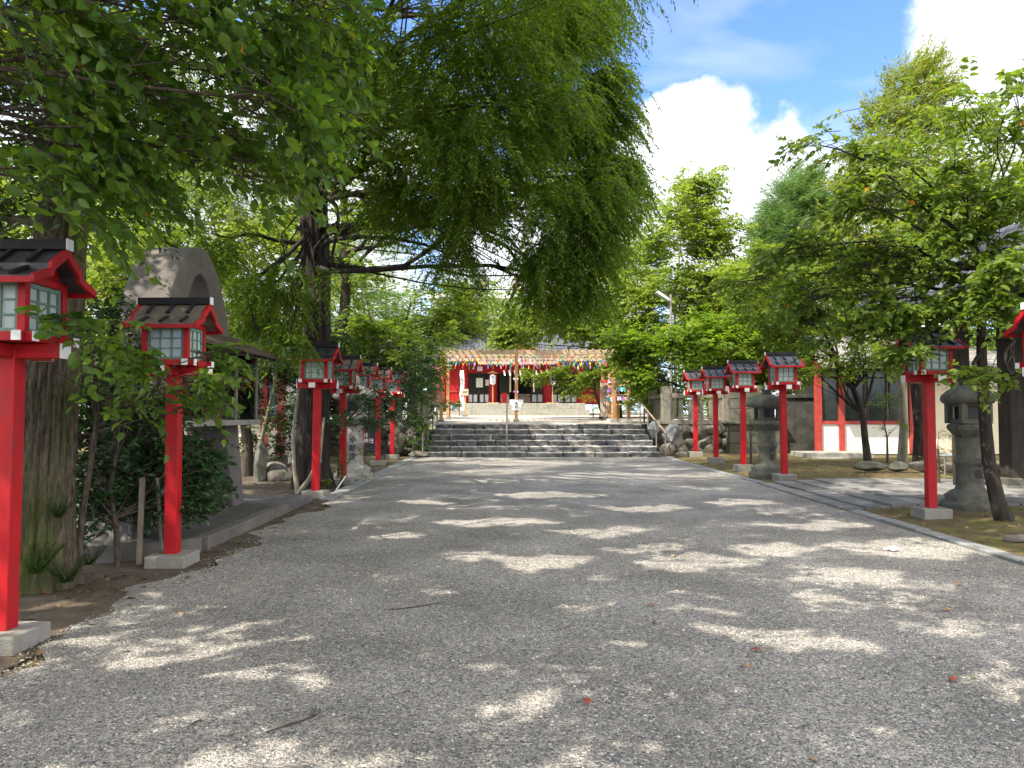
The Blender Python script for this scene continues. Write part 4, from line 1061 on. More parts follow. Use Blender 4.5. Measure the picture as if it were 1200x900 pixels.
# ------------------------------------------------------------------ small white shed with red posts, left
t = thing('white_shed', 'small white outbuilding with dark red posts behind the noticeboard', 'building', (-7.2, 21, .2))
Y = 21.0
def lx(px): return (px - 600) / F * Y
b = MB(); b.box(lx(240), lx(330), Y, Y + .1, .5, 1.35); b.build('lower_wall', plaster, t)
b = MB(); b.box(lx(240), lx(330), Y + 3, Y + 3.1, .1, 3.2); b.box(lx(330), lx(330) + .1, Y + .1, Y + 3.1, .1, 3.2); b.explode('rear_wall', plaster_w, t)
for px in (268, 310, 329): MB().box(lx(px) - .09, lx(px) + .09, Y - .05, Y + .12, .3, 3.2).build('red_post', red_old, t)
b = MB(); b.box(lx(240), lx(330), Y - .04, Y + .1, 1.35, 1.43); b.box(lx(240), lx(330), Y - .04, Y + .1, 2.6, 2.75); b.explode('rail', red_old, t)
b = MB(); b.box(lx(240), lx(328), Y + .03, Y + .05, 1.43, 2.6); b.build('window', darkglass, t)
b = MB(); b.prism([(Y - .8, 2.85), (Y + 1.6, 3.9), (Y + 4, 2.85), (Y + 4, 2.75), (Y + 1.6, 3.8), (Y - .8, 2.75)], lx(225), lx(345), 'x'); b.build('roof', tile_m, t)
b = MB(); b.box(lx(225), lx(336), Y - 1.4, Y + .2, .0, .42); b.box(lx(300), lx(350), Y - 2.2, Y - 1.4, 0, .25); b.explode('stone_platform', stone_dark, t, .02)

# ------------------------------------------------------------------ street lamp, mast, apartment block
a = P(786, 345, 29.5); zb = pz(29.5)
t = thing('street_lamp', 'grey street lamp on a thin brown pole among the maples', 'street lamp', (a.x, 29.5, zb))
MB().tube([(a.x, 29.5, zb), (a.x, 29.5, a.z)], [.07, .045], 10).build('pole', metal, t)
MB().beam((a.x, 29.5, a.z - .25), (a.x - .12, 29.5, a.z - .15), .05, .05).build('arm', metal, t)
b = MB(); b.add([(a.x - .05, 29.33, a.z - .3), (a.x - .05, 29.67, a.z - .3), (a.x - .62, 29.7, a.z + .06), (a.x - .62, 29.3, a.z + .06), (a.x - .1, 29.4, a.z - .14), (a.x - .1, 29.6, a.z - .14), (a.x - .5, 29.6, a.z + .14), (a.x - .5, 29.4, a.z + .14)], [(0, 1, 2, 3), (4, 7, 6, 5), (0, 4, 5, 1), (1, 5, 6, 2), (2, 6, 7, 3), (3, 7, 4, 0)]); b.build('head', grey_metal, t, .03)

t = thing('apartment_block', 'pale grey apartment block seen through the branches above the shrine roof', 'building', (-5, 90, 0))
zt = P(600, 350, 90).z; x0_, x1_ = (505 - 600) / F * 90, (606 - 600) / F * 90
MB().box(x0_, x1_, 90, 100, 0, zt).build('wall', apt_wall, t); MB().box(x0_ - .4, x1_ + .4, 89.6, 100.4, zt, zt + .7).build('parapet', apt_wall, t)
for fl in range(5):
    z = zt - 2.6 - fl * 2.9
    for k in range(5):
        x = x0_ + .5 + k * 2.0; f_o = MB().box(x, x + 1.5, 89.93, 89.97, z, z + 1.6).build('window', white, t); MB().box(x + .08, x + 1.42, 89.90, 89.925, z + .08, z + 1.52).build('pane', apt_glass, f_o)
    MB().box(x0_, x1_, 88.9, 89.9, z - .6, z - .15).build('balcony', plaster_w, t)
for (px, lab) in [(567, 'orange lattice mast far behind the trees, nearer the big trunk'), (606, 'orange lattice mast far behind the trees above the shrine')]:
    a = P(px, 322, 120); b = MB()
    for s in (-.35, .35): b.tube([(a.x + s, 120, 0), (a.x + s * .6, 120, a.z)], .13, 5)
    for k in range(18): z = a.z - k * 1.3; b.beam((a.x - .3, 120, z), (a.x + .3, 120, z - 1.1), .12, .12)
    tag(b.build('lattice_mast', orange_m), lab, 'mast', 'orange masts')

# ------------------------------------------------------------------ foliage
def unit(v): return v / np.maximum(np.linalg.norm(v, axis=1, keepdims=True), 1e-6)


def leaf_quads(pos, ax, nr, L, W):
    """diamond leaves: pos base, ax along, nr normal; one folded quad each"""
    side = unit(np.cross(ax, nr)); L = L[:, None]; W = W[:, None]
    a = pos; mid = pos + ax * L * .48; tip = pos + ax * L - nr * L * .12
    V = np.stack([a, mid + side * W * .5 + nr * W * .12, tip, mid - side * W * .5 + nr * W * .12], 1).reshape(-1, 3)
    return V, np.arange(len(pos) * 4).reshape(-1, 4)


def leaf_fine(pos, ax, nr, L, W):
    """ovate leaves folded at the midrib: 10 verts / 8 quads-as-tris"""
    side = unit(np.cross(ax, nr)); L = L[:, None]; W = W[:, None]; n = len(pos)
    def pt(u, s, drop): return pos + ax * L * u + side * W * s + nr * (W * abs(s) * .35 - L * drop)
    pts = [pt(0, 0, 0), pt(.22, .38, .0), pt(.22, 0, 0), pt(.22, -.38, 0), pt(.5, .5, .03), pt(.5, 0, .03), pt(.5, -.5, .03), pt(.78, .33, .10), pt(.78, 0, .10), pt(.78, -.33, .10), pt(1.02, 0, .22)]
    V = np.stack(pts, 1).reshape(-1, 3); k = len(pts)
    fc = np.array([[0, 1, 2], [0, 2, 3], [1, 4, 5], [1, 5, 2], [2, 5, 6], [2, 6, 3], [4, 7, 8], [4, 8, 5], [5, 8, 9], [5, 9, 6], [7, 10, 8], [8, 10, 9]])
    Fq = (fc[None] + (np.arange(n) * k)[:, None, None]).reshape(-1, 3)
    return V, Fq


SUN_PATCHES = []  # sun patches laid out on the ground; crowns are thinned to admit them
for (px, py, rx, ry) in [(225, 762, 95, 12), (345, 783, 95, 19), (300, 745, 60, 5), (255, 832, 60, 7), (645, 822, 70, 20), (545, 780, 55, 8), (700, 770, 40, 6), (905, 738, 110, 16), (835, 708, 60, 6), (690, 702, 60, 6), (1185, 795, 45, 28), (760, 862, 60, 8), (830, 890, 70, 9), (450, 862, 60, 9), (110, 885, 70, 12), (300, 888, 110, 9), (620, 892, 60, 6), (1010, 845, 30, 5),
                         (560, 648, 50, 8), (640, 655, 60, 9), (810, 655, 90, 10), (470, 628, 45, 4), (590, 612, 80, 5), (700, 622, 70, 5), (900, 640, 70, 7), (1070, 640, 110, 12), (1000, 668, 80, 6), (760, 597, 60, 4), (650, 582, 70, 4), (690, 560, 90, 4), (570, 566, 60, 3), (870, 590, 45, 4), (960, 615, 70, 5), (620, 547, 90, 3), (760, 552, 60, 3), (820, 575, 50, 3), (500, 590, 40, 3), (800, 690, 50, 4), (960, 700, 50, 5), (520, 690, 30, 3), (440, 665, 30, 3), (760, 640, 60, 4), (60, 700, 50, 5), (210, 690, 40, 4)]:
    D_ = (CAMH - .05) * F / (py - HORIZ); SUN_PATCHES.append(((px - CX) / F * D_, D_, rx / F * D_ * .92, max(.10, ry * D_ * D_ / (F * 1.5)) * .95))


def in_sun_patch(p):
    """leaves that would shade a chosen sun patch; culled to shape the dapples"""
    gx = p[:, 0] - sun_dir.x / sun_dir.z * p[:, 2]; gy = p[:, 1] - sun_dir.y / sun_dir.z * p[:, 2]
    wx = .10 * np.sin(gy * 5.1 + gx * 2) + .06 * np.sin(gy * 13); wy = .12 * np.sin(gx * 4.3 + gy) + .07 * np.sin(gx * 11 + 1)
    m = np.zeros(len(p), bool)
    for (x, y, a, b_) in SUN_PATCHES: m |= ((gx + wx - x) / a) ** 2 + ((gy + wy - y) / b_) ** 2 < 1
    return m & (p[:, 2] > 2.2)


def gapnoise(p, s, ph):
    x, y, z = p[:, 0] * s, p[:, 1] * s, p[:, 2] * s
    return np.sin(x * 1.7 + ph + 1.3 * np.sin(y * 1.1)) * np.cos(y * 1.9 - ph + np.sin(z * 1.3)) + .6 * np.sin(z * 2.7 + x + ph * 2) * np.cos(x * 3.1 - y * 1.3)


def ellipsoid(n, c, rad, shell, rg):
    d = unit(rg.normal(size=(n, 3))); r = rg.random(n) ** shell
    return np.array(c)[None] + d * r[:, None] * np.array(rad)[None]


def spray_leaves(org, outd, k, tw, L, W, droop, rg, flat=.75, fine=False, narrow=False):
    """twigs starting at org, heading outd, k leaves alternating along tw metres"""
    n = len(org)
    u = (np.arange(k) + .6) / k
    up = np.tile(np.array([[0, 0, 1.0]]), (n, 1))
    sd = unit(np.cross(outd, up) + 1e-4)
    U = u[None, :, None]; twl = (tw * (.7 + .6 * rg.random(n)))[:, None, None]
    pos = org[:, None] + outd[:, None] * U * twl + np.array([0, 0, -1.])[None, None] * (U ** 2) * twl * droop
    s = np.where(np.arange(k) % 2 == 0, 1., -1.)[None, :, None]
    ax = outd[:, None] * .55 + sd[:, None] * s * .85 + rg.normal(size=(n, k, 3)) * .28 - np.array([0, 0, 1.])[None, None] * (droop * U * .9 + .1)
    nr = up[:, None] * flat + rg.normal(size=(n, k, 3)) * (1.05 - flat)
    ax = unit(ax.reshape(-1, 3)); nr = nr.reshape(-1, 3); nr = unit(nr - ax * (nr * ax).sum(1, keepdims=True))
    m = n * k; sz = .65 + .6 * rg.random(m)
    f = leaf_fine if fine else leaf_quads
    V, Fq = f(pos.reshape(-1, 3), ax, nr, L * sz, W * sz)
    base = np.repeat(rg.random(n), k) * .55 + rg.random(m) * .45
    return V, Fq, np.repeat(base, Fq.shape[0] // m)


def branch(b, a, c, r0, r1, rr, sag=.12, n=7, seg=6):
    a, c = Vector(a), Vector(c); L = (c - a).length; pts = []
    o1 = Vector((rr.uniform(-1, 1), rr.uniform(-1, 1), rr.uniform(-.4, .8))) * L * sag; o2 = Vector((rr.uniform(-1, 1), rr.uniform(-1, 1), rr.uniform(-.6, .4))) * L * sag * .6
    for i in range(n):
        u = i / (n - 1); p = a.lerp(c, u) + o1 * math.sin(u * math.pi) + o2 * math.sin(u * 2 * math.pi); pts.append(p)
    b.tube(pts, [r0 + (r1 - r0) * (i / (n - 1)) ** .8 for i in range(n)], seg, 0, False)
    return pts


def smooth_path(pts, rad):
    P_, R_ = [], []; z = [0.]
    for a, c in zip(pts[:-1], pts[1:]): z.append(z[-1] + (Vector(c) - Vector(a)).length)
    n = int(z[-1] / .09)
    for i in range(n + 1):
        u = z[-1] * i / n; P_.append(tuple(float(np.interp(u, z, [p[k] for p in pts])) for k in range(3))); R_.append(float(np.interp(u, z, rad)))
    return P_, R_


def ridge(b, path, sd):
    """bark furrows pushed into the ring vertices of a freshly made trunk"""
    n = len(b.v) // len(path)
    for i, p in enumerate(path):
        for k in range(n):
            a = 2 * math.pi * k / n; zz_ = p[2]
            f = math.sin(a * 17 + 1.3 * math.sin(zz_ * 2.1 + a * 3) + sd) * .5 + .35 * math.sin(a * 31 + 2.2 * math.sin(zz_ * 3.3)) + .3 * math.sin(zz_ * 23 + a * 9) * math.sin(a * 7 + zz_ * 5)
            v = b.v[i * n + k]; b.v[i * n + k] = tuple(p[j] + (v[j] - p[j]) * (1 + .055 * f + .05 * math.sin(a * 3 + zz_ * .8)) for j in range(3))


def tree(name, label, base, trunk, radii, blobs, leaf, lm, bm_, group=None, seed=1, k=8, tw=.35, L=.11, W=.06, droop=.3, shell=.45, gap=-.35, gs=.9, fine=False, flat=.75, cat='tree', limb=.06, twigs=0, hang=False, trunkseg=12, wob=.05, crownname='crown', subl=5, dens=1.0, clump=.15, zmin=None):
    """trunk: polyline of world points; blobs: (centre, radii, sprays[, attach z])"""
    rr = random.Random(seed); rg = np.random.default_rng(seed)
    t = thing(name, label, cat, base, group)
    b = MB(); tk = smooth_path(trunk, radii) if trunkseg >= 16 else (trunk, radii); b.tube(tk[0], tk[1], trunkseg * (4 if trunkseg >= 16 else 1), 0, False, wob)
    if trunkseg >= 16: ridge(b, tk[0], seed)
    tp = [Vector(p) for p in trunk]
    Vs, Fs, Rs, nv = [], [], [], 0
    for bi, bl in enumerate(blobs):
        c, rad, ns = Vector(bl[0]), bl[1], int(bl[2] * dens)
        want = bl[3] if len(bl) > 3 else c.z - (.15 + .1 * ((bi * .618) % 1)) * (c - tp[0]).xy.length
        if zmin: want = max(want, zmin + 3.2 * ((bi * .618) % 1))
        if want is not None:
            # attach to the closest trunk height
            zz_ = [p.z for p in tp]; wz = min(max(want, zz_[1]), zz_[-1]); best = min(range(len(tp)), key=lambda i: abs(tp[i].z - wz)); st_ = Vector((float(np.interp(wz, zz_, [p.x for p in tp])), float(np.interp(wz, zz_, [p.y for p in tp])), wz)) if all(a_ < b_ for a_, b_ in zip(zz_, zz_[1:])) else tp[best]
            r0 = min(radii[best] * .55, limb * (1 + .25 * (c - st_).length / 3))
            pts = branch(b, st_, c, r0, r0 * .35, rr)
            for _ in range(subl):
                q = pts[rr.randrange(2, 7)]; e = c + Vector((rr.uniform(-1, 1) * rad[0], rr.uniform(-1, 1) * rad[1], rr.uniform(-.7, .8) * rad[2])) * .8
                branch(b, q, e, r0 * .33, r0 * .08, rr, .1, 5, 4)
        nc = max(4, ns // 7); org = ellipsoid(nc, c, rad, shell, rg)[rg.integers(0, nc, ns)] + rg.normal(size=(ns, 3)) * np.array(rad)[None] * clump
        kp = gapnoise(org, gs, seed * 1.7) > gap; org = org[kp]
        if not len(org): continue
        if hang:
            out = unit(org - np.array(c)[None] + rg.normal(size=org.shape) * .3); out[:, 2] = out[:, 2] * .2 - .1; out = unit(out)
        else:
            out = (org - np.array([tp[0].x, tp[0].y, c.z - rad[2]])[None]); out[:, 2] *= .35; out = unit(unit(out) + rg.normal(size=org.shape) * .45)
        V, Fq, rn = spray_leaves(org, out, k, tw, L, W, droop, rg, flat, fine)
        nl = len(org) * k; vp = len(V) // nl; fp = len(Fq) // nl
        ok = ~(in_sun_patch(V[::vp]) & (rg.random(nl) < .985))
        if not ok.all():
            V = V.reshape(nl, vp, 3)[ok].reshape(-1, 3); fl = Fq[:fp]; Fq = (fl[None] + (np.arange(int(ok.sum())) * vp)[:, None, None]).reshape(-1, Fq.shape[1]); rn = rn.reshape(nl, fp)[ok].reshape(-1)
            if not len(V): continue
        Vs.append(V); Fs.append(Fq + nv); Rs.append(rn); nv += len(V)
        if twigs:
            for i in rg.choice(len(org), min(len(org), int(len(org) * twigs)), replace=False):
                o_ = Vector(org[i]); d_ = Vector(out[i]); b.tube([o_ - d_ * tw * .5, o_, o_ + d_ * tw * .5 - Vector((0, 0, tw * droop * .25)), o_ + d_ * tw - Vector((0, 0, tw * droop))], [.006, .005, .0035, .002], 4, 0, False)
    b.build('trunk', bm_, t, fix=False)
    fast_mesh(crownname, np.concatenate(Vs), np.concatenate(Fs), lm, t, np.concatenate(Rs))
    return t


# leaf greens (dark .. light, per leaf)
lm_cyp = leafmat('leaf_cypress', [(.055, .10, .018), (.085, .14, .022), (.13, .185, .028)], .55, (2.3, 2.1, .6), .5)
lm_cherry = leafmat('leaf_cherry', [(.035, .075, .022), (.065, .12, .026), (.09, .15, .03), (.15, .20, .03)], .52, (2.3, 2.2, .5), .38, odd=(.35, .14, .03))
lm_maple = leafmat('leaf_maple', [(.08, .125, .024), (.12, .175, .03), (.17, .215, .04)], .48, (2.0, 1.8, .8), .5)
lm_bright = leafmat('leaf_bright', [(.10, .155, .028), (.15, .205, .036), (.21, .245, .05)], .46, (1.9, 1.75, .8), .5)
lm_cam = leafmat('leaf_camellia', [(.018, .045, .016), (.028, .062, .02), (.05, .09, .03)], .22, (1.8, 1.9, .7), .3)
lm_pine = leafmat('needle_pine', [(.07, .125, .04), (.10, .165, .05), (.14, .205, .06)], .35, (1.6, 1.7, .7), .55)
lm_podo = leafmat('leaf_podocarp', [(.13, .165, .03), (.19, .22, .038), (.26, .27, .05)], .4, (1.7, 1.6, .6), .55, odd=(.30, .18, .05))
lm_dark = leafmat('leaf_evergreen', [(.022, .045, .014), (.035, .065, .018), (.055, .09, .024)], .3, (1.9, 1.8, .7), .45)

def PB(px, py, D, rpx, rd=None, ns=100, rz=None, at=-1):
    c = P(px, py, D); s = D / F; r = rpx * s
    t_ = (c, (r, rd if rd else r, (rz * s) if rz else r), ns)
    return t_ + ((at,) if at != -1 else ())


# 1. big drooping conifer over the path
tx_, ty_ = -3.95, 14.9
tr = [(tx_, ty_, -.05), (tx_ - .02, ty_, .5), (tx_ + .03, ty_, 2), (tx_ + .05, ty_ + .05, 4), (tx_ - .05, ty_, 6.2), (tx_, ty_, 8.5), (tx_ + .1, ty_, 11), (tx_, ty_, 14), (tx_, ty_, 16.5)]
bl = []
for (px, py, D, r, ns) in [(668, 15, 13, 52, 240), (640, 30, 12.5, 85, 330), (690, 135, 12.6, 46, 220), (650, 130, 12, 80, 330), (694, 235, 12.3, 42, 210), (655, 235, 12, 70, 330), (680, 295, 12.3, 44, 210),
                           (625, 310, 12.6, 55, 200), (570, 60, 11.6, 95, 330), (560, 170, 11.6, 85, 330), (570, 250, 12.2, 62, 200), (490, 40, 11.2, 100, 330), (470, 150, 11.6, 95, 320), (480, 235, 12.4, 65, 160),
                           (390, 50, 11.5, 95, 260), (370, 170, 12, 85, 200), (300, 60, 12, 100, 220), (280, 170, 12.8, 80, 150), (530, 300, 12.6, 34, 40), (325, 330, 12.4, 48, 110), (300, 385, 12.2, 32, 70), (340, 390, 12.0, 20, 30), (385, 330, 12.5, 36, 60), (250, 290, 13, 50, 90), (200, 120, 13.5, 80, 150), (130, 60, 13.5, 80, 130), (690, 345, 12.6, 20, 60), (640, 350, 12.6, 18, 20), (720, 190, 12.4, 26, 90), (735, 215, 12.4, 14, 36), (715, 90, 12.6, 22, 60)]:
    bl.append(PB(px, py, D, r, r * D / F * 1.1, ns, r * .62))
for (x_, y_, z_) in [(1.0, 13.5, 9.8), (1.4, 15.5, 10.4), (.6, 11.6, 9.4), (1.0, 17, 10.5), (.4, 10.2, 8.6), (-1.2, 9.4, 8.2), (1.2, 13, 11.5), (.5, 12.5, 10.8), (1.2, 15, 11.6), (-1, 11.5, 10), (-2.5, 10.2, 9.2), (-.5, 14, 12.5), (1.2, 14.5, 13), (-2, 8.9, 7.6), (.8, 8.9, 7.4)]: bl.append(((x_, y_, z_), (1.3, 1.3, .8), 110))
for i in range(26):
    a = i * 2.399; rr_ = 1.2 + 3.9 * ((i * .618) % 1); z = 8.4 + 8 * ((i * .377) % 1); rr_ *= 1 - (z - 8) / 14
    bl.append(((tx_ + rr_ * math.cos(a), ty_ + rr_ * math.sin(a), z), (1.5, 1.5, .9), 120))
tree('tree', 'huge dark trunked conifer whose drooping feathery branches hang over the path', (tx_, ty_, 0), tr, [.42, .33, .28, .26, .25, .23, .19, .12, .04], bl, None, lm_cyp, bark_dark, 'trees around the path', 11, dens=2.4, zmin=4.3, clump=.2, k=24, tw=.40, L=.105, W=.024, droop=1.0, shell=.6, gap=-.35, gs=1.3, hang=True, flat=.5, limb=.042, trunkseg=16, wob=.07)

# 2. mossy trunk at the left
tx_, ty_ = -4.22, 6.75
tr = [(tx_, ty_, -.05), (tx_ + .02, ty_, .35), (tx_ + .05, ty_, 1.2), (tx_ + .1, ty_, 2.4), (tx_ + .16, ty_ + .05, 4), (tx_ + .1, ty_ + .1, 6), (tx_, ty_, 9)]
bl = [((tx_ - .9, ty_ + .3, 3.4), (.8, .9, .5), 130), ((tx_ + .25, ty_ - .1, 3.7), (.8, .8, .45), 130), ((tx_ - .3, ty_ + .6, 4.4), (1.2, 1, .6), 200), ((tx_ + .8, ty_ + 1.2, 5.3), (1.3, 1.2, .6), 150), ((tx_ - 1, ty_ - .5, 5.2), (1.3, 1.3, .6), 160), ((tx_ + .3, ty_, 6.8), (1.8, 1.8, .8), 220), ((tx_ + 1.9, ty_ + .6, 7.8), (1.6, 1.6, .7), 110), ((tx_ - 1.5, ty_ + 1, 8), (1.8, 1.8, .8), 180), ((tx_, ty_, 9.4), (1.8, 1.8, .8), 120)]
tree('tree', 'thick mossy trunk with dark needled crown standing just behind the nearest lantern', (tx_, ty_, 0), tr, [.33, .25, .215, .20, .19, .17, .06], bl, None, lm_dark, bark_moss, 'trees around the path', 12, dens=1.5, k=14, tw=.5, L=.12, W=.032, droop=.35, gap=-.3, gs=1.6, limb=.05, trunkseg=20, wob=.09)

# trees that stand beside and behind the camera and shade the near path
for (name, lab, x_, y_, cr, sd) in [('shade_tree', 'broad tree outside the frame behind the camera on the noticeboard side', -5.6, -2.2, [(-6.5, -2.5, 6.4), (-4.6, -1.2, 6.2), (-3, -2.6, 6.8), (-3.2, -.2, 6.4), (-1.6, -1.2, 6.9), (-1.2, .8, 6.8), (.2, -.6, 7.2), (.6, 1.4, 7.2), (-2.6, 1.4, 6.9), (-4.8, 1, 7), (-6.5, .6, 7.4), (-.6, 2.6, 7.6), (-7.8, -1, 6.8), (-5, -4, 7.4), (1.6, .2, 7.6), (-4, 2.6, 7.8), (-2, -4, 7.6), (1.2, 2.8, 7.9)], 71),
        ('shade_tree', 'tall tree outside the frame beyond the nearest lantern', -7.6, 5.0, [(-7.5, 4.5, 7.4), (-5.8, 5.4, 7.4), (-6.2, 3.2, 7.8), (-4.4, 4.4, 8), (-4.4, 6.6, 8.2), (-2.8, 5.2, 8.3), (-3, 7.4, 8.6), (-1.6, 4.4, 8.6), (-1.2, 6.4, 8.8), (-6.6, 7.6, 8), (-8.6, 6.6, 7.6), (-.2, 7.8, 9), (-5, 8.8, 8.8), (-8.8, 3, 8), (-2.2, 9, 9.2), (.2, 5.2, 9), (-7, 10, 8.4), (-9.5, 9, 8), (-9, 11.5, 7.6), (-7.5, 12.5, 8)], 72)]:
    tree(name, lab, (x_, y_, 0), [(x_, y_, -.05), (x_ + .05, y_, 1.5), (x_, y_ + .05, 3), (x_ + .1, y_, 4.5), (x_ + .15, y_, 6), (x_ + .1, y_, 7.5)], [.26, .21, .19, .17, .13, .05], [(c_, (1.5, 1.5, .5), 110) for c_ in cr], None, lm_maple, bark, 'trees around the path', sd, limb=.04, subl=3, k=10, tw=.5, L=.16, W=.11, droop=.3, gap=-1.4, gs=1.3, dens=2.4)

# 3. cherry branches of a tree just outside the frame, overhead on the left
tx_, ty_ = -4.7, 2.9
tr = [(tx_, ty_, -.05), (tx_ + .05, ty_, 1), (tx_ + .2, ty_ + .05, 2), (tx_ + .3, ty_ + .1, 2.8), (tx_ + .6, ty_ + .1, 3.6), (tx_ + 1, ty_ + .2, 4.6), (tx_ + 1.2, ty_ + .3, 5.6)]
bl = []
for (px, py, D, r, ns, at) in [(40, 130, 4.2, 85, 26, 2.8), (120, 60, 4.3, 80, 28, 3), (200, 20, 4.3, 80, 26, 3.3), (270, 60, 4.4, 75, 34, 3.6), (330, 120, 4.4, 48, 24, 3.2), (230, 150, 4.6, 60, 20, 3.0), (50, 195, 4.1, 45, 20, 2.6), (130, 190, 4.6, 60, 20, 2.7),
                               (350, 30, 4.6, 70, 30, 3.8), (300, 190, 4.8, 40, 12, 3.), (90, 120, 5, 90, 26, 3), (30, 30, 3.9, 80, 24, 3)]:
    bl.append(PB(px, py, D, r, .5, ns, r * .7, at))
bl += [((-2.2, 3.4, 4.8), (1.4, 1, .5), 90, 4.6), ((-3.4, 2.6, 5.2), (1.5, 1.3, .6), 100, 5), ((-1.2, 4.2, 5.4), (1.4, 1.2, .5), 80, 5.4), ((-2.9, 4.4, 5.6), (1.3, 1.2, .5), 90, 5.4)]
tree('cherry_tree', 'cherry branches with big ovate leaves hanging into the top corner from outside the frame', (tx_, ty_, 0), tr, [.24, .2, .18, .16, .13, .09, .05], bl, None, lm_cherry, bark, 'trees around the path', 13, dens=1.9, k=9, tw=.38, L=.092, W=.054, droop=.55, gap=-2, fine=True, flat=.4, limb=.018, twigs=.5, subl=2)

# leafy spray reaching across the first two lanterns
bl = []
for (px, py, D, r, ns, at) in [(125, 400, 5.9, 42, 14, 1.5), (160, 425, 6.2, 45, 18, 1.5), (215, 440, 6.5, 42, 18, 1.5), (255, 420, 6.7, 30, 12, 1.5), (150, 460, 6.8, 45, 16, 1.4), (230, 480, 6.9, 28, 8, 1.4), (75, 388, 4.9, 26, 5, 1.5), (110, 375, 5.4, 24, 6, 1.5)]:
    bl.append(PB(px, py, D, r, .3, ns, r * .55, at))
tree('sapling', 'young cherry sapling whose leafy boughs cross the boxes of the two nearest lanterns', (-3.95, 6.9, 0), [(-3.95, 6.9, -.03), (-3.9, 6.85, .6), (-3.8, 6.8, 1.1), (-3.7, 6.7, 1.5), (-3.6, 6.5, 1.8)], [.03, .028, .025, .02, .012], bl, None, lm_cherry, bark, 'trees around the path', 14, k=9, tw=.34, L=.095, W=.052, droop=.45, gap=-2, fine=True, flat=.6, limb=.02, twigs=1, subl=3, trunkseg=8)

# camellia shrub around the second lantern
def leafyshrub(name, label, base, stems, bl, lm, seed, **kw):
    return tree(name, label, base, stems, [.035, .03, .025, .018, .012][:len(stems)], bl, None, lm, bark, 'shrubs beside the path', seed, cat='shrub', trunkseg=8, crownname='foliage', **kw)


bl = []
for (px, py, D, r, ns) in [(120, 440, 7.7, 48, 60), (110, 510, 7.7, 45, 70), (150, 560, 8.2, 40, 70), (125, 590, 7.8, 30, 50), (90, 570, 7.5, 40, 50), (165, 500, 8.25, 42, 60), (228, 572, 8.2, 22, 30), (225, 592, 8.15, 20, 24), (195, 545, 8.3, 42, 60), (80, 460, 7.9, 45, 60), (60, 400, 8, 55, 60), (150, 390, 8.2, 30, 20), (225, 545, 8.2, 26, 34), (180, 590, 8.2, 25, 30), (45, 500, 8.3, 50, 50)]:
    bl.append(PB(px, py, D, r, .38, ns, r, .5 if py > 480 else 1.1))
leafyshrub('camellia_shrub', 'dense dark glossy shrub filling the space under the concrete arch', (-3.95, 7.6, 0), [(-3.95, 7.6, -.03), (-4.0, 7.65, .35), (-4.1, 7.7, .8), (-4.05, 7.75, 1.3), (-4.1, 7.8, 1.8)], bl, lm_cam, 15, dens=2.0, clump=.25, k=9, tw=.24, L=.072, W=.036, droop=.25, gap=-1.4, gs=3, fine=True, flat=.45, limb=.02, twigs=.3, subl=3)
# evergreen twigs around the third to sixth lanterns
bl = []
for (px, py, D, r, ns) in [(420, 470, 14.6, 22, 36), (450, 450, 15.2, 26, 50), (480, 455, 16.2, 22, 40), (430, 500, 14.6, 18, 24), (400, 490, 14.2, 12, 14), (455, 490, 15.6, 22, 36), (440, 420, 15.4, 26, 50), (485, 430, 16.5, 22, 36), (400, 440, 15, 14, 14), (510, 470, 17.5, 16, 14)]:
    bl.append(PB(px, py, D, r, .35, ns, r * .8, 1.3))
leafyshrub('evergreen_shrub', 'dark evergreen shrub with glossy leaves spreading across the middle lantern boxes', (-3.75, 16.2, .1), [(-3.75, 16.2, .05), (-3.7, 16.15, .6), (-3.6, 16.1, 1.2), (-3.5, 16.0, 1.8), (-3.4, 16, 2.2)], bl, lm_cam, 16, k=9, tw=.3, L=.085, W=.038, droop=.3, gap=-1.2, gs=2, flat=.5, limb=.02, twigs=.3, subl=3)
bl = [PB(405, 545, 15.2, 16, .3, 26, 20, .5), PB(395, 560, 15.0, 14, .3, 20, 12, .3), PB(425, 530, 15.3, 12, .3, 14, 14, .5)]
leafyshrub('low_shrub', 'thin low shrub growing at the foot of the fourth lantern', (-3.4, 15.0, .09), [(-3.4, 15.1, .05), (-3.4, 15.1, .3), (-3.38, 15.1, .55)], bl, lm_maple, 17, k=7, tw=.2, L=.06, W=.03, droop=.2, gap=-2, limb=.012, subl=2)

# conifer shrub left of the stairs
bl = [PB(498, 440, 24.4, 15, .5, 150, 26), PB(494, 480, 24.3, 17, .5, 170, 26), PB(490, 515, 24.4, 17, .5, 90, 16), PB(478, 450, 24.8, 22, .6, 150, 26), PB(508, 415, 24.6, 11, .4, 60, 12), PB(465, 490, 24.8, 18, .4, 60, 24)]
leafyshrub('conifer_shrub', 'tall green conifer shrub overhanging the handrail beside the stairs', (-2.95, 24.7, .17), [(-3.0, 24.9, .1), (-3.0, 24.9, .8), (-3.0, 24.85, 1.6), (-2.95, 24.8, 2.4), (-2.9, 24.8, 3)], bl, leafmat('leaf_conifer_shrub', [(.045, .085, .02), (.065, .115, .025), (.09, .14, .03)], .3, (1.8, 1.8, .7), .5), 18, k=12, tw=.28, L=.1, W=.025, droop=.2, gap=-.9, gs=2, flat=.3, limb=.03)

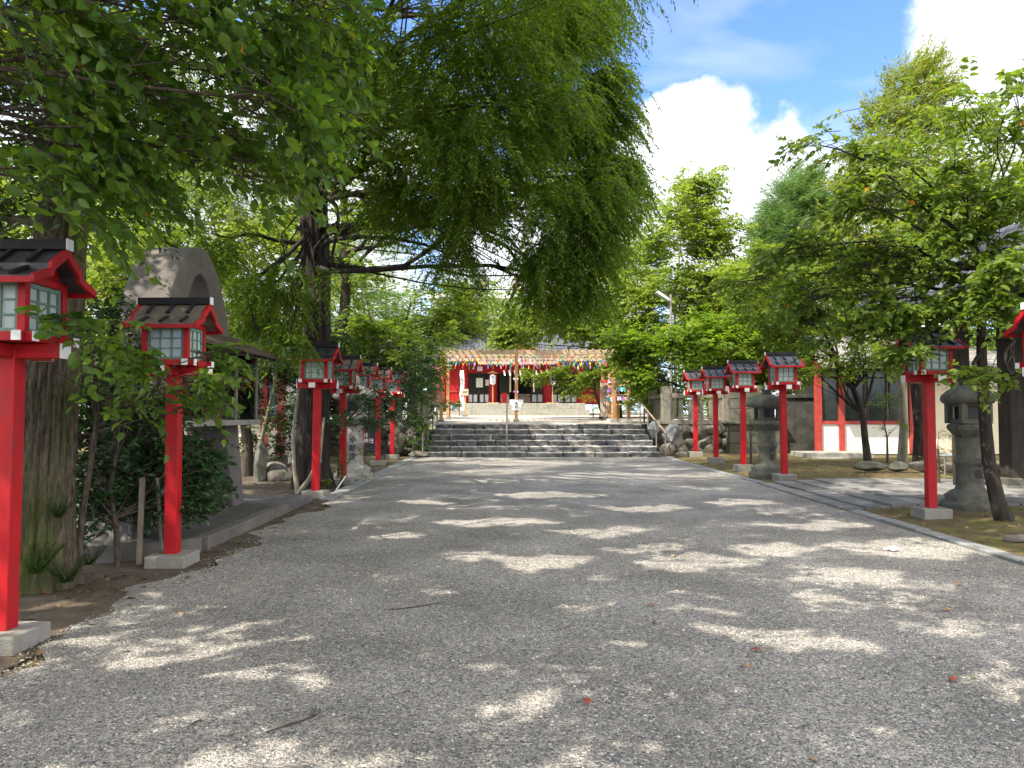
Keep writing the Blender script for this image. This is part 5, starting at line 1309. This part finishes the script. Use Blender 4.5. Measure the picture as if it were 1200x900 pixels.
# thin pale sapling with a fork in front of the big trunk
t = thing('forked_sapling', 'thin pale forked trunk rising in front of the big dark trunk', 'young tree', (-4.05, 13.9, .08))
a0 = P(350, 578, 13.9); b = MB()
b.tube([(a0.x, 13.9, .03), (a0.x - .09, 13.9, .55), (a0.x - .12, 13.9, 1.2), (a0.x - .02, 13.95, 2.2), (a0.x + .05, 13.95, 3.2)], [.05, .035, .03, .022, .012], 8)
b.build('trunk', bark_pale, t); b = MB(); b.tube([(a0.x, 13.88, .1), (a0.x + .22, 13.8, .38), (a0.x + .42, 13.75, .75), (a0.x + .5, 13.72, 1.5)], [.045, .04, .03, .02], 8); b.build('branch', bark_pale, t)
o = MB().rock((a0.x + .40, 13.68, .72), (.09, .07, .1), 6).build('watering_rose', teal); tag(o, 'teal plastic can tucked behind a red post at the pale forked trunk', 'watering can')
a0 = P(393, 581, 14.3); a1 = P(405, 566, 14.6)
o = MB().tube([(a0.x, a0.y, .1), (a1.x, a1.y, .36)], .012, 6).build('white_pipe', white); tag(o, 'short white pipe sticking up from the earth between two red posts', 'pipe')

lm_cypd = leafmat('leaf_fern', [(.03, .06, .016), (.045, .08, .02), (.06, .10, .03)], .3)
# ferns at the mossy trunk foot
def fern(x, y, z, s, label, seed):
    rg = np.random.default_rng(seed); n = 16; org, ax, ll = [], [], []
    for i in range(n):
        a = rg.random() * 6.28; tilt = rg.uniform(.5, 1.2); Lf = s * rg.uniform(.6, 1)
        for j in range(22):
            u = j / 21; r = math.sin(u * 1.5) * Lf * math.sin(tilt); h = math.sin(u * 2.0) * Lf * .7 * math.cos(tilt) + .1 * u
            for sd in (-1, 1):
                org.append((x + r * math.cos(a), y + r * math.sin(a), z + h)); aa = a + sd * 1.1; ax.append((math.cos(aa), math.sin(aa), -.15)); ll.append(s * .2 * (1 - u * .8))
    org = np.array(org); ax = unit(np.array(ax)); nr = unit(np.tile([[0., 0, 1]], (len(org), 1)) - ax * ax[:, 2:3]); ll = np.array(ll)
    V, Fq = leaf_quads(org, ax, nr, ll, ll * .28); o = fast_mesh('fern', V, Fq, lm_cypd, None, rg.random(len(org))); tag(o, label, 'fern', 'ferns at the mossy trunk')


for i, (px, py, D, s, lab) in enumerate([(42, 655, 6.35, .34, 'tall fern right against the mossy trunk beside the nearest red post'), (78, 668, 6.5, .3, 'small fern at the foot of the mossy trunk on the path side'), (105, 650, 7.0, .26, 'low leafy fern by the twisted shrub stem'), (68, 605, 6.5, .22, 'fern growing halfway up the mossy trunk')]):
    p = P(px, py, D); fern(p.x, D, max(0, p.z - .3 * s) if i < 3 else p.z, s, lab, 50 + i)

# left background maples
def crown_px(pts, **k): return [PB(px, py, D, r, r * D / F * 1.1, ns, r * .65) for (px, py, D, r, ns) in pts]


def bgtree(name, label, px, D, ztop, r0, pts, lm, bk, seed, lean=0, extra=(), **kw):
    x = (px - 600) / F * D; zb = gz(x, D) if (D < 25 or abs(x) > 9.5) else pz(D)
    tr = [(x, D, zb - .05)] + [(x + lean * u * ztop + .12 * math.sin(u * 7 + seed), D + .1 * math.sin(u * 5 + seed), zb + (ztop - zb) * u) for u in (.12, .3, .48, .65, .82, 1)]
    rd = [r0 * q for q in (1.25, 1, .9, .75, .6, .4, .15)]
    return tree(name, label, (x, D, zb), tr, rd, crown_px(pts) + list(extra), None, lm, bk, 'trees around the path', seed, **{'dens': 1.9, **kw})


bgtree('maple_tree', 'bright maple with dark slanting boughs behind the lanterns beside the stairs', 455, 26.8, 5.6, .14, [(480, 400, 25, 55, 190), (528, 375, 26, 34, 130), (520, 350, 27, 45, 130), (440, 380, 25, 50, 160), (490, 430, 25.5, 26, 90), (430, 340, 26, 45, 120), (570, 360, 28, 28, 70)], lm_maple, bark_dark, 20, .12, k=10, tw=.6, L=.15, W=.10, droop=.25, gap=-.25, gs=1.0, flat=.8)
bgtree('maple_tree', 'spreading maple seen between the concrete arch and the big dark trunk', 290, 17.5, 6, .12, [(180, 190, 18, 60, 120), (270, 180, 18, 60, 120), (90, 240, 18, 60, 120), (340, 290, 17.5, 40, 90), (250, 330, 17, 60, 170), (310, 300, 17.5, 55, 150), (190, 300, 17.5, 60, 150), (260, 250, 18, 60, 150), (330, 370, 17, 45, 100), (160, 240, 18, 60, 120), (120, 330, 17.5, 50, 100), (330, 230, 18, 50, 90)], lm_bright, bark, 21, 0, k=10, tw=.5, L=.12, W=.07, droop=.3, gap=-.15, gs=1.1, flat=.7)
bgtree('evergreen_tree', 'dark low evergreen filling the gap beneath the maples beside the white shed', 315, 16.8, 3.4, .05, [(300, 450, 17, 34, 110), (330, 430, 16.9, 34, 110), (320, 490, 16.8, 30, 60), (290, 400, 17.5, 40, 130), (345, 470, 16.5, 22, 50), (310, 380, 17.5, 40, 90), (285, 480, 17.2, 26, 70), (350, 440, 17, 24, 60), (300, 520, 17.8, 20, 40), (335, 520, 17.6, 16, 30), (270, 430, 17.5, 30, 80), (400, 440, 18, 20, 50), (385, 400, 18, 26, 60)], lm_dark, bark_pale, 22, 0, k=10, tw=.4, L=.11, W=.05, droop=.3, gap=-.5, gs=1.3)
bgtree('evergreen_tree', 'broad evergreen tree standing far back between the mossy trunk and the arch', 120, 24, 9, .2, [(80, 330, 24, 80, 260), (160, 300, 24, 80, 240), (60, 230, 24, 80, 200), (150, 380, 24, 80, 240), (60, 420, 24, 80, 240), (200, 400, 24, 70, 200), (-20, 350, 24, 90, 200), (230, 440, 24, 60, 160)], lm_maple, bark_dark, 23, 0, k=10, tw=.7, L=.2, W=.12, droop=.3, gap=-.3, gs=.7)
bgtree('broadleaf_tree', 'tall broadleaf tree behind the great conifer, its crown arching towards the stairs', 400, 25, 11.5, .2, [], lm_maple, bark_dark, 36, 0, extra=[((x_, y_, z_), (1.5, 1.5, .75), 90) for x_, y_, z_ in [(-5.5, 22, 6.5), (-3.5, 20.5, 7.2), (-2, 22, 7.6), (-4, 24, 7.8), (-.5, 20.5, 8.4), (.8, 22.5, 8.6), (-3, 26, 8.2), (-1, 24.5, 9), (-6.5, 25, 8.5), (-5, 21, 9.2), (-2.5, 22.5, 10), (.2, 25.5, 9.6), (-4.2, 26.5, 10.3), (1.8, 20.3, 9.2), (-8, 23, 7), (2.3, 24, 9.4), (-7.5, 20, 8), (1.2, 27.5, 9.8), (-1.5, 28, 9.5)]], k=10, tw=.6, L=.15, W=.09, droop=.3, gap=-.1, gs=1.0, dens=1.5)
bgtree('pine_tree', 'soft greyish pine far behind the big trunk, glimpsed above the arch', 230, 34, 14, .25, [(215, 215, 34, 55, 200), (260, 240, 34, 50, 160), (190, 260, 34, 45, 130), (240, 180, 34, 40, 120), (330, 270, 34, 60, 180), (410, 300, 34, 60, 180), (370, 350, 34, 60, 180), (440, 380, 34, 60, 200)], lm_pine, bark, 24, 0, k=16, tw=.7, L=.28, W=.035, droop=.1, gap=-.3, gs=.7, flat=.2)
# bright trees behind the trellis
bgtree('maple_tree', 'sunlit yellow green maple rising behind the trellis and shrine porch', 712, 36, 7.0, .09, [(620, 380, 36, 35, 190), (660, 375, 35.5, 40, 220), (700, 385, 36, 34, 180), (640, 350, 36.5, 35, 160), (690, 350, 37, 34, 150), (600, 400, 35.5, 20, 70), (720, 400, 36, 22, 90)], lm_bright, bark_dark, 25, 0, k=10, tw=.65, L=.2, W=.14, droop=.2, gap=-.45, gs=.8)
bgtree('maple_tree', 'small maple with bright boughs hanging in front of the shrine doors by the amulet sign', 703, 33, 3.9, .07, [(640, 443, 33.4, 14, 50), (665, 437, 33.6, 16, 60), (690, 445, 33.2, 14, 50), (675, 455, 33, 14, 40), (620, 440, 33.5, 10, 24), (710, 430, 33.4, 14, 44)], lm_bright, bark_dark, 26, -.06, k=9, tw=.4, L=.15, W=.10, droop=.3, gap=-.7, gs=1.2, limb=.04)
bgtree('tall_tree', 'tall slender yellow green tree against the white cloud beyond the street lamp', 790, 35, 12.6, .07, [(815, 215, 35, 28, 90), (800, 250, 35, 38, 170), (775, 290, 35, 40, 190), (830, 280, 35, 36, 150), (760, 340, 35, 45, 220), (820, 340, 35, 45, 230), (860, 330, 35, 34, 140), (730, 380, 35, 34, 150), (790, 390, 35, 48, 240), (845, 380, 34.5, 40, 190), (745, 430, 35, 30, 110)], lm_bright, bark_pale, 27, .03, dens=3.2, k=10, tw=.7, L=.20, W=.12, droop=.2, gap=-.3, gs=1.1, subl=7)
bgtree('pine_tree', 'bushy green pine standing against the cloud in the middle distance', 925, 38, 13.2, .13, [(945, 215, 38, 26, 120), (925, 240, 38, 30, 150), (955, 250, 38, 30, 150), (910, 275, 38, 30, 150), (940, 285, 38, 38, 190), (900, 310, 38, 30, 130), (940, 325, 38, 40, 190), (880, 330, 38, 26, 90)], lm_pine, bark, 28, .03, dens=3, k=18, tw=.5, L=.34, W=.035, droop=-.35, gap=-.5, gs=.8, flat=.2)
bgtree('conifer_tree', 'tallest conifer with pale yellow green tufts on upswept branches', 1062, 27, 13.6, .13, [(1085, 80, 27, 24, 60), (1065, 110, 27, 28, 80), (1100, 110, 27, 24, 60), (1035, 140, 27, 28, 80), (1075, 150, 27, 34, 110), (1115, 155, 27, 24, 50), (1020, 180, 27, 28, 80), (1055, 190, 27, 34, 120), (1130, 200, 27, 34, 70), (1010, 230, 27, 34, 110), (1060, 240, 27, 40, 150), (1110, 250, 27, 40, 120), (1000, 280, 27, 36, 130), (1050, 300, 27, 40, 140), (1150, 260, 27, 34, 80), (1000, 330, 27, 40, 130), (980, 300, 27, 24, 60)], lm_podo, bark, 29, .03, k=12, tw=.42, L=.22, W=.045, droop=-.7, gap=-.5, gs=1.1, flat=.2, subl=8, dens=2.6)
bgtree('maple_tree', 'layered maple with black arching boughs above the stone slat fence', 862, 27.6, 3.6, .16, [(790, 410, 27, 40, 190), (750, 405, 27.4, 30, 120), (830, 400, 27, 42, 200), (870, 385, 27, 40, 190), (760, 440, 27, 26, 90), (742, 420, 27.5, 18, 60), (900, 400, 27.2, 34, 150), (810, 435, 26.6, 24, 60)], leafmat('leaf_maple_deep', [(.07, .12, .02), (.10, .16, .024), (.14, .20, .03)], .5, (2.1, 2.0, .6), .5), bark_dark, 30, -.15, k=10, tw=.6, L=.16, W=.11, droop=.15, gap=-.5, gs=.9, flat=.85, limb=.09)
# right small dark tree before the white building
x = 9.05; D = 19.3
tr = [(9.12, D, .25), (9.05, D, .9), (9.0, D, 1.6), (8.75, D - .05, 2.2), (8.35, D - .1, 2.9), (8.0, D - .2, 3.6)]
bl = [PB(px, py, Dd, r, r * Dd / F, ns, r * .6, at) for (px, py, Dd, r, ns, at) in [(900, 355, 19, 34, 100, 2.9), (945, 330, 19, 42, 150, 2.9), (990, 345, 19, 40, 140, 2.2), (930, 385, 19.2, 38, 120, 2.9), (880, 330, 19, 26, 60, 3.6), (960, 290, 19.4, 36, 110, 3.6), (1000, 390, 19.3, 30, 70, 2.2), (975, 415, 18.8, 24, 36, 1.6), (960, 440, 18.6, 18, 20, 1.6), (1030, 360, 19.5, 30, 80, 1.6), (1000, 420, 19.2, 26, 50, 2.2), (960, 405, 19.3, 26, 50, 2.9), (1035, 400, 19.6, 24, 50, 2.2), (925, 420, 19.2, 20, 40, 2.9), (940, 425, 18.8, 20, 44, 2.2), (985, 432, 18.8, 20, 44, 2.2), (1012, 408, 18.8, 22, 50, 2.2), (1042, 425, 19, 18, 36, 2.2), (1060, 380, 19, 26, 60, 2.2), (965, 370, 19.4, 30, 80, 2.9), (905, 290, 19.5, 24, 50, 3.6)]]
tree('maple_tree', 'small dark stemmed tree on the mossy bed before the white building', (9.1, D, .25), tr, [.11, .085, .075, .065, .055, .04], bl, None, lm_maple, bark_dark, 'trees around the path', 31, dens=1.6, k=10, tw=.42, L=.11, W=.065, droop=.3, gap=-.5, gs=1.2, limb=.05)
MB_ = None
# two straight trunks by the cream wall
for (px, D, r0, bk, lab, sd, ln) in [(1055, 20.8, .11, bark_pale, 'straight pale trunk in the sun against the cream wall', 32, 0), (1078, 20.2, .2, bark_dark, 'dark ivy clad trunk leaning beside the pale trunk and the cream wall', 33, -.06)]:
    bgtree('straight_tree', lab, px, D, 8.2, r0, [(px - 30, 300, D, 34, 70), (px + 10, 260, D, 38, 90), (px - 10, 220, D, 34, 60), (px + 40, 290, D, 30, 60)], lm_podo if sd == 32 else lm_maple, bk, sd, ln / 8, k=10, tw=.45, L=.13, W=.06, droop=.3, gap=-.4, gs=1.1)

# leaning cherry in the right foreground
D = 10.4
def q(px, py, D=D): return tuple(P(px, py, D))
tr = [q(1178, 618, 10.3), q(1168, 585), q(1158, 540), q(1153, 480), q(1150, 420), q(1150, 350), q(1146, 300, 10.5), q(1132, 262, 10.6)]
tr[0] = (tr[0][0], tr[0][1], gz(7, 10) - .03)
bl = [PB(px, py, Dd, r, r * Dd / F * 1.3, ns, r * .55, at) for (px, py, Dd, r, ns, at) in [
    (960, 170, 10.2, 22, 9, 4.0), (1000, 180, 10.2, 28, 16, 4.0), (1040, 215, 10.3, 42, 36, 4.0), (1000, 240, 10.2, 34, 26, 3.9), (1090, 235, 10.3, 42, 40, 4.1), (1140, 215, 10.2, 34, 30, 4.1), (1180, 160, 9.8, 26, 14, 4.1), (1190, 105, 9.6, 20, 7, 4.1), (1180, 225, 9.8, 34, 28, 4), (1020, 290, 10.3, 46, 46, 3.6),
    (1080, 300, 10.4, 46, 46, 3.6), (1180, 290, 9.9, 36, 24, 3.6), (950, 290, 10.6, 34, 22, 3.6), (900, 310, 11, 28, 14, 3.6), (960, 340, 10.5, 38, 28, 3.2), (1040, 350, 10.3, 42, 36, 3.1), (1110, 370, 10.2, 38, 26, 3.0), (1000, 390, 10.4, 28, 14, 2.8), (1080, 405, 10.0, 32, 18, 2.7), (1170, 360, 9.8, 30, 24, 3.0), (1120, 320, 10, 40, 36, 3.4), (1185, 320, 9.6, 34, 26, 3.4), (1060, 370, 10, 34, 26, 3.0), (1150, 270, 9.9, 34, 24, 3.6), (1130, 440, 10.0, 22, 8, 2.4), (1185, 440, 9.0, 22, 6, 2.6), (870, 330, 11.2, 18, 6, 3.5)]]
bl += [((8.5, 10.5, 5.6), (1.5, 1.3, .7), 60, 4.1), ((7.2, 11.3, 6.0), (1.6, 1.4, .6), 70, 4.1), ((6.0, 9.0, 5.2), (1.2, 1.2, .5), 40, 4.1)]
tree('cherry_tree', 'leaning cherry with dark curved trunk spreading its leaves over the gate side lantern', tr[0], tr, [.13, .10, .085, .075, .065, .055, .045, .03], bl, None, leafmat('leaf_cherry_sun', [(.07, .12, .022), (.105, .16, .026), (.16, .21, .034)], .5, (2.0, 1.8, .65), .4, odd=(.42, .17, .05)), bark_dark, 'trees around the path', 34, dens=1.6, k=10, tw=.42, L=.11, W=.058, droop=.35, gap=-1.2, gs=2, fine=True, flat=.65, limb=.045, twigs=.8, subl=4, trunkseg=12)  # lighter copy of the cherry leaf, sunlight put into its colour

# filler trees further back on both sides
for (px, D, h, pts, lm, lab, sd) in [
        (1010, 33, 7, [(960, 400, 33, 40, 130), (1010, 380, 33, 45, 160), (900, 380, 33, 45, 160), (1060, 350, 33, 45, 150)], lm_maple, 'rounded green tree behind the roof of the white building', 40),
        (880, 34, 7, [(860, 420, 34, 38, 140), (905, 410, 34, 38, 140), (880, 370, 34, 40, 150), (930, 430, 34, 30, 100)], lm_bright, 'sunlit tree behind the stone slat fence and block pier', 41),
        (1180, 26, 10, [(1160, 330, 26, 60, 200), (1210, 300, 26, 60, 180), (1190, 240, 26, 50, 150), (1240, 350, 26, 60, 160), (1150, 400, 26, 50, 120)], lm_maple, 'leafy tree rising behind the timber gate roof', 42),
        (725, 38, 6.5, [(735, 420, 38, 34, 160), (750, 455, 38, 28, 110), (715, 440, 38, 22, 70), (770, 470, 37, 24, 80)], lm_maple, 'bushy tree behind the plaque rack', 43),
        (505, 48, 9, [(500, 400, 48, 40, 200), (530, 380, 48, 36, 170), (470, 420, 48, 50, 240), (430, 440, 48, 50, 240), (390, 400, 48, 50, 240), (540, 340, 48, 30, 110)], lm_dark, 'dark tree beyond the shrub end of the shrine hall', 44),
        (340, 40, 9, [(350, 440, 40, 60, 240), (300, 430, 40, 60, 240), (260, 450, 40, 60, 220), (200, 440, 40, 60, 220)], lm_dark, 'dark evergreen mass of a tree beyond the white shed', 45),
        (450, 58, 13, [(440, 430, 58, 60, 220), (500, 400, 58, 50, 200), (380, 420, 58, 60, 220), (450, 350, 58, 60, 200), (560, 350, 58, 40, 120), (400, 330, 58, 50, 160)], lm_maple, 'tall far tree at the shrub end of the plaza', 47),
        (760, 56, 15, [(740, 410, 56, 50, 200), (800, 400, 56, 50, 200), (700, 380, 56, 40, 160), (760, 340, 56, 50, 200), (830, 350, 56, 50, 180), (720, 320, 56, 36, 120), (850, 430, 56, 40, 150), (800, 460, 56, 50, 200), (740, 460, 56, 40, 150)], lm_maple, 'far green tree filling the gap behind the street lamp', 48),
        (900, 52, 13, [(890, 400, 52, 60, 200), (950, 390, 52, 60, 200), (900, 330, 52, 60, 200), (970, 330, 52, 50, 160), (860, 460, 52, 50, 150), (930, 450, 52, 50, 150), (1010, 300, 52, 50, 150)], lm_maple, 'far rounded tree beyond the block pier', 49),
        (1080, 38, 12, [(1060, 300, 38, 50, 180), (1120, 280, 38, 50, 180), (1090, 230, 38, 50, 140), (1160, 250, 38, 50, 150), (1020, 320, 38, 40, 120), (1190, 300, 38, 50, 150)], lm_dark, 'dark tree behind the tall conifer and gate roof', 51),
        (50, 34, 12, [(40, 400, 34, 90, 220), (130, 380, 34, 80, 220), (60, 300, 34, 90, 200), (180, 320, 34, 70, 180), (0, 220, 34, 80, 150), (120, 230, 34, 70, 120)], lm_maple, 'far tree glimpsed between the nearest lantern and the arch', 52),
        (430, 29, 6, [(430, 430, 29, 40, 150), (400, 450, 29, 40, 150), (460, 450, 29, 34, 130), (380, 420, 29, 34, 110), (440, 470, 28.6, 30, 90), (350, 460, 29, 40, 130)], lm_dark, 'dark evergreen behind the shaded stone fence', 53),
        (300, 26, 5.5, [(300, 440, 26, 44, 150), (260, 450, 26, 44, 150), (340, 430, 26, 40, 130), (300, 400, 26, 40, 120), (350, 400, 26, 34, 100)], lm_dark, 'dark evergreen rising over the white shed', 54),
        (860, 30, 7, [(850, 430, 30, 34, 130), (890, 420, 30, 38, 140), (930, 400, 30, 40, 140), (830, 400, 30, 34, 120), (900, 370, 30, 40, 140), (950, 440, 30, 30, 80), (870, 330, 31, 34, 120), (910, 350, 30, 30, 100)], lm_bright, 'sunlit leafy tree right behind the block pier', 55),
        (1110, 46, 10, [(1100, 330, 46, 60, 240), (1180, 320, 46, 60, 240), (1030, 350, 46, 60, 240)], lm_maple, 'distant rounded tree behind the tall conifer', 46)]:
    bgtree('background_tree', lab, px, D, h, .16, pts, lm, bark_dark, sd, 0, k=9, tw=.8, L=.24, W=.15, droop=.2, gap=-.9, gs=.6, dens=2.3)

# small plants
def plant(name, label, px, py, D, pts, lm, seed, z=None, **kw):
    p = P(px, py, D); z = gz(p.x, D) if z is None else z
    return leafyshrub(name, label, (p.x, D, z), [(p.x, D, z - .02), (p.x, D, z + .3), (p.x, D, z + .7)], crown_px(pts), lm, seed, subl=2, **kw)


plant('young_shrub', 'sparse young shrub with pale stems before the white wall and windows', 1040, 535, 20.5, [(1035, 480, 20.5, 16, 14), (1045, 460, 20.5, 14, 12), (1050, 500, 20.5, 12, 8), (1035, 510, 20.5, 10, 6), (1030, 445, 20.5, 12, 8)], lm_maple, 60, k=7, tw=.3, L=.09, W=.045, gap=-3, limb=.012)
plant('young_shrub', 'sparse twiggy shrub between the red post and the stone lantern near the gate', 1100, 560, 15, [(1100, 510, 15, 13, 12), (1108, 530, 15, 12, 10), (1095, 540, 15, 10, 6)], lm_dark, 61, k=7, tw=.22, L=.05, W=.025, gap=-3, limb=.01)
plant('small_pine', 'little pine with a crooked stem beside the stone lantern and block pier', 880, 545, 20.5, [(882, 470, 20.6, 12, 26), (876, 490, 20.5, 12, 26), (886, 505, 20.5, 10, 20)], lm_pine, 62, k=14, tw=.2, L=.12, W=.014, gap=-3, limb=.03, droop=-.2, flat=.2)
plant('potted_pine', 'low bonsai style pine on rocks beside the shrine plinth', 695, 485, 40, [(688, 468, 40, 8, 24), (696, 470, 40, 6, 16)], lm_maple, 63, z=pz(40), k=12, tw=.2, L=.12, W=.02, gap=-3, limb=.03)
plant('low_bush', 'rounded low bush beside the plinth at the shrub end of the shrine', 527, 480, 38, [(526, 476, 38, 8, 40), (533, 474, 38, 6, 26)], lm_maple, 64, z=pz(38), k=9, tw=.25, L=.12, W=.06, gap=-3)
plant('fan_shrub', 'feathery yellow green shrub behind the upper handrail near the slat fence', 755, 490, 28.6, [(752, 470, 28.6, 14, 60), (766, 478, 28.4, 12, 40), (742, 475, 28.8, 8, 20)], lm_bright, 65, z=pz(28), k=14, tw=.4, L=.12, W=.02, gap=-3, droop=.3)

# leaf litter on the bare earth, grit at the kerbs
rgl = np.random.default_rng(91); n = 6400
lx_ = np.concatenate([np.where(rgl.random(n // 2) < .93, rgl.uniform(-7.5, -3.0, n // 2), rgl.uniform(-3, 5, n // 2)), rgl.uniform(5.4, 13.5, n // 2)]); ly_ = np.concatenate([3 + 20 * rgl.random(n // 2) ** 1.3, 5.5 + 18 * rgl.random(n // 2) ** 1.2])
ok_ = ~((lx_ > 5.1) & (lx_ < 11.2) & (ly_ > 11.7) & (ly_ < 16)) & ~((lx_ < -3.4) & (ly_ > 7.8) & (ly_ < 13.1)); lx_, ly_ = lx_[ok_], ly_[ok_]; n = len(lx_)
lz_ = np.array([gz(a_, b_) + hum(a_, b_) for a_, b_ in zip(lx_, ly_)]) + .022
aa_ = rgl.random(n) * 6.28; ax_ = unit(np.stack([np.cos(aa_), np.sin(aa_), rgl.normal(size=n) * .25], 1)); nr_ = unit(np.stack([rgl.normal(size=n) * .3, rgl.normal(size=n) * .3, np.ones(n)], 1)); nr_ = unit(nr_ - ax_ * (nr_ * ax_).sum(1, keepdims=True))
V, Fq = leaf_quads(np.stack([lx_, ly_, lz_], 1), ax_, nr_, rgl.uniform(.03, .085, n), rgl.uniform(.015, .045, n))
o = fast_mesh('leaf_litter', V, Fq, leafmat('litter_leaf', [(.06, .04, .025), (.16, .09, .04), (.26, .18, .09), (.12, .13, .04)], .1), None, rgl.random(n)); tag(o, 'dry brown leaf litter scattered over the bare earth and moss', 'leaf litter', kind='stuff')
# bits on the ground
rr = random.Random(77)
for i, (px, py, mi, lab) in enumerate([(1048, 646, paper_w, 'crumpled white paper scrap lying on the gravel before the gate side lantern')]):
    p = P(px, py, (CAMH - .03) * F / (py - HORIZ)); b = MB(); b.rock((p.x, p.y, gz(p.x, p.y) + .05), (.07, .05, .03), 3); b.rock((p.x - .06, p.y + .04, gz(p.x, p.y) + .04), (.04, .04, .02), 9)
    tag(b.build('paper_scrap', mi), lab, 'litter')
leafc = [mat('dead_leaf_tan', (.45, .27, .12), (.32, .17, .07), 20, .7), mat('dead_leaf_red', (.38, .08, .04), (.26, .05, .03), 20, .7)]
spots = [(871, 774, 0, 'tan fallen leaf alone in the middle of the gravel'), (691, 820, 1, 'reddish fallen leaf on the sunny gravel patch near the camera'), (1119, 794, 1, 'reddish fallen leaf on the far right of the near gravel'), (242, 668, 0, 'yellow fallen leaf beside the second lantern base'),
         (787, 653, 0, 'small tan leaf on the middle gravel in front of the stairs axis'), (58, 694, 1, 'brown leaf on the bare earth near the mossy trunk'), (1128, 684, 0, 'tan leaf on the gravel below the gate side kerb'), (768, 706, 0, 'pale dry leaf in the shaded middle gravel'), (1110, 713, 0, 'curled tan leaf on the shaded gravel towards the gate'), (220, 716, 0, 'curled dry leaf between earth and gravel'), (893, 759, 1, 'small red leaf just beyond the lone tan leaf')]
for i, (px, py, k_, lab) in enumerate(spots):
    D = (CAMH - .03) * F / (py - HORIZ); p = P(px, py, D); an_ = rr.uniform(0, 6); ax_ = np.array([[math.cos(an_), math.sin(an_), .25]]); nr_ = np.array([[0., 0, 1]])
    V, Fq = leaf_fine(np.array([[p.x, p.y, gz(p.x, p.y) + .034]]), unit(ax_), nr_, np.array([.075]), np.array([.045]))
    o = fast_mesh('fallen_leaf', V, Fq, leafc[k_], None); o.modifiers.new('s', 'SOLIDIFY').thickness = .0015; tag(o, lab, 'leaf', 'fallen leaves on the ground')
def gp_(px, py, dz=.03):
    p = P(px, py, (CAMH - .03) * F / (py - HORIZ)); return (p.x, p.y, gz(p.x, p.y) + dz)
b = MB(); b.tube([gp_(312, 851), gp_(340, 842), gp_(366, 834), gp_(376, 828)], [.003, .005, .004, .002], 6); b.tube([gp_(366, 834), gp_(371, 822)], [.004, .002], 5)
tag(b.build('twig', bark), 'dark broken twig lying on the near gravel', 'twig', 'twigs on the gravel')
b = MB(); b.tube([gp_(455, 712), gp_(490, 708), gp_(520, 703)], [.004, .005, .002], 6)
tag(b.build('twig', bark), 'thin twig on the shaded gravel in the middle distance', 'twig', 'twigs on the gravel')
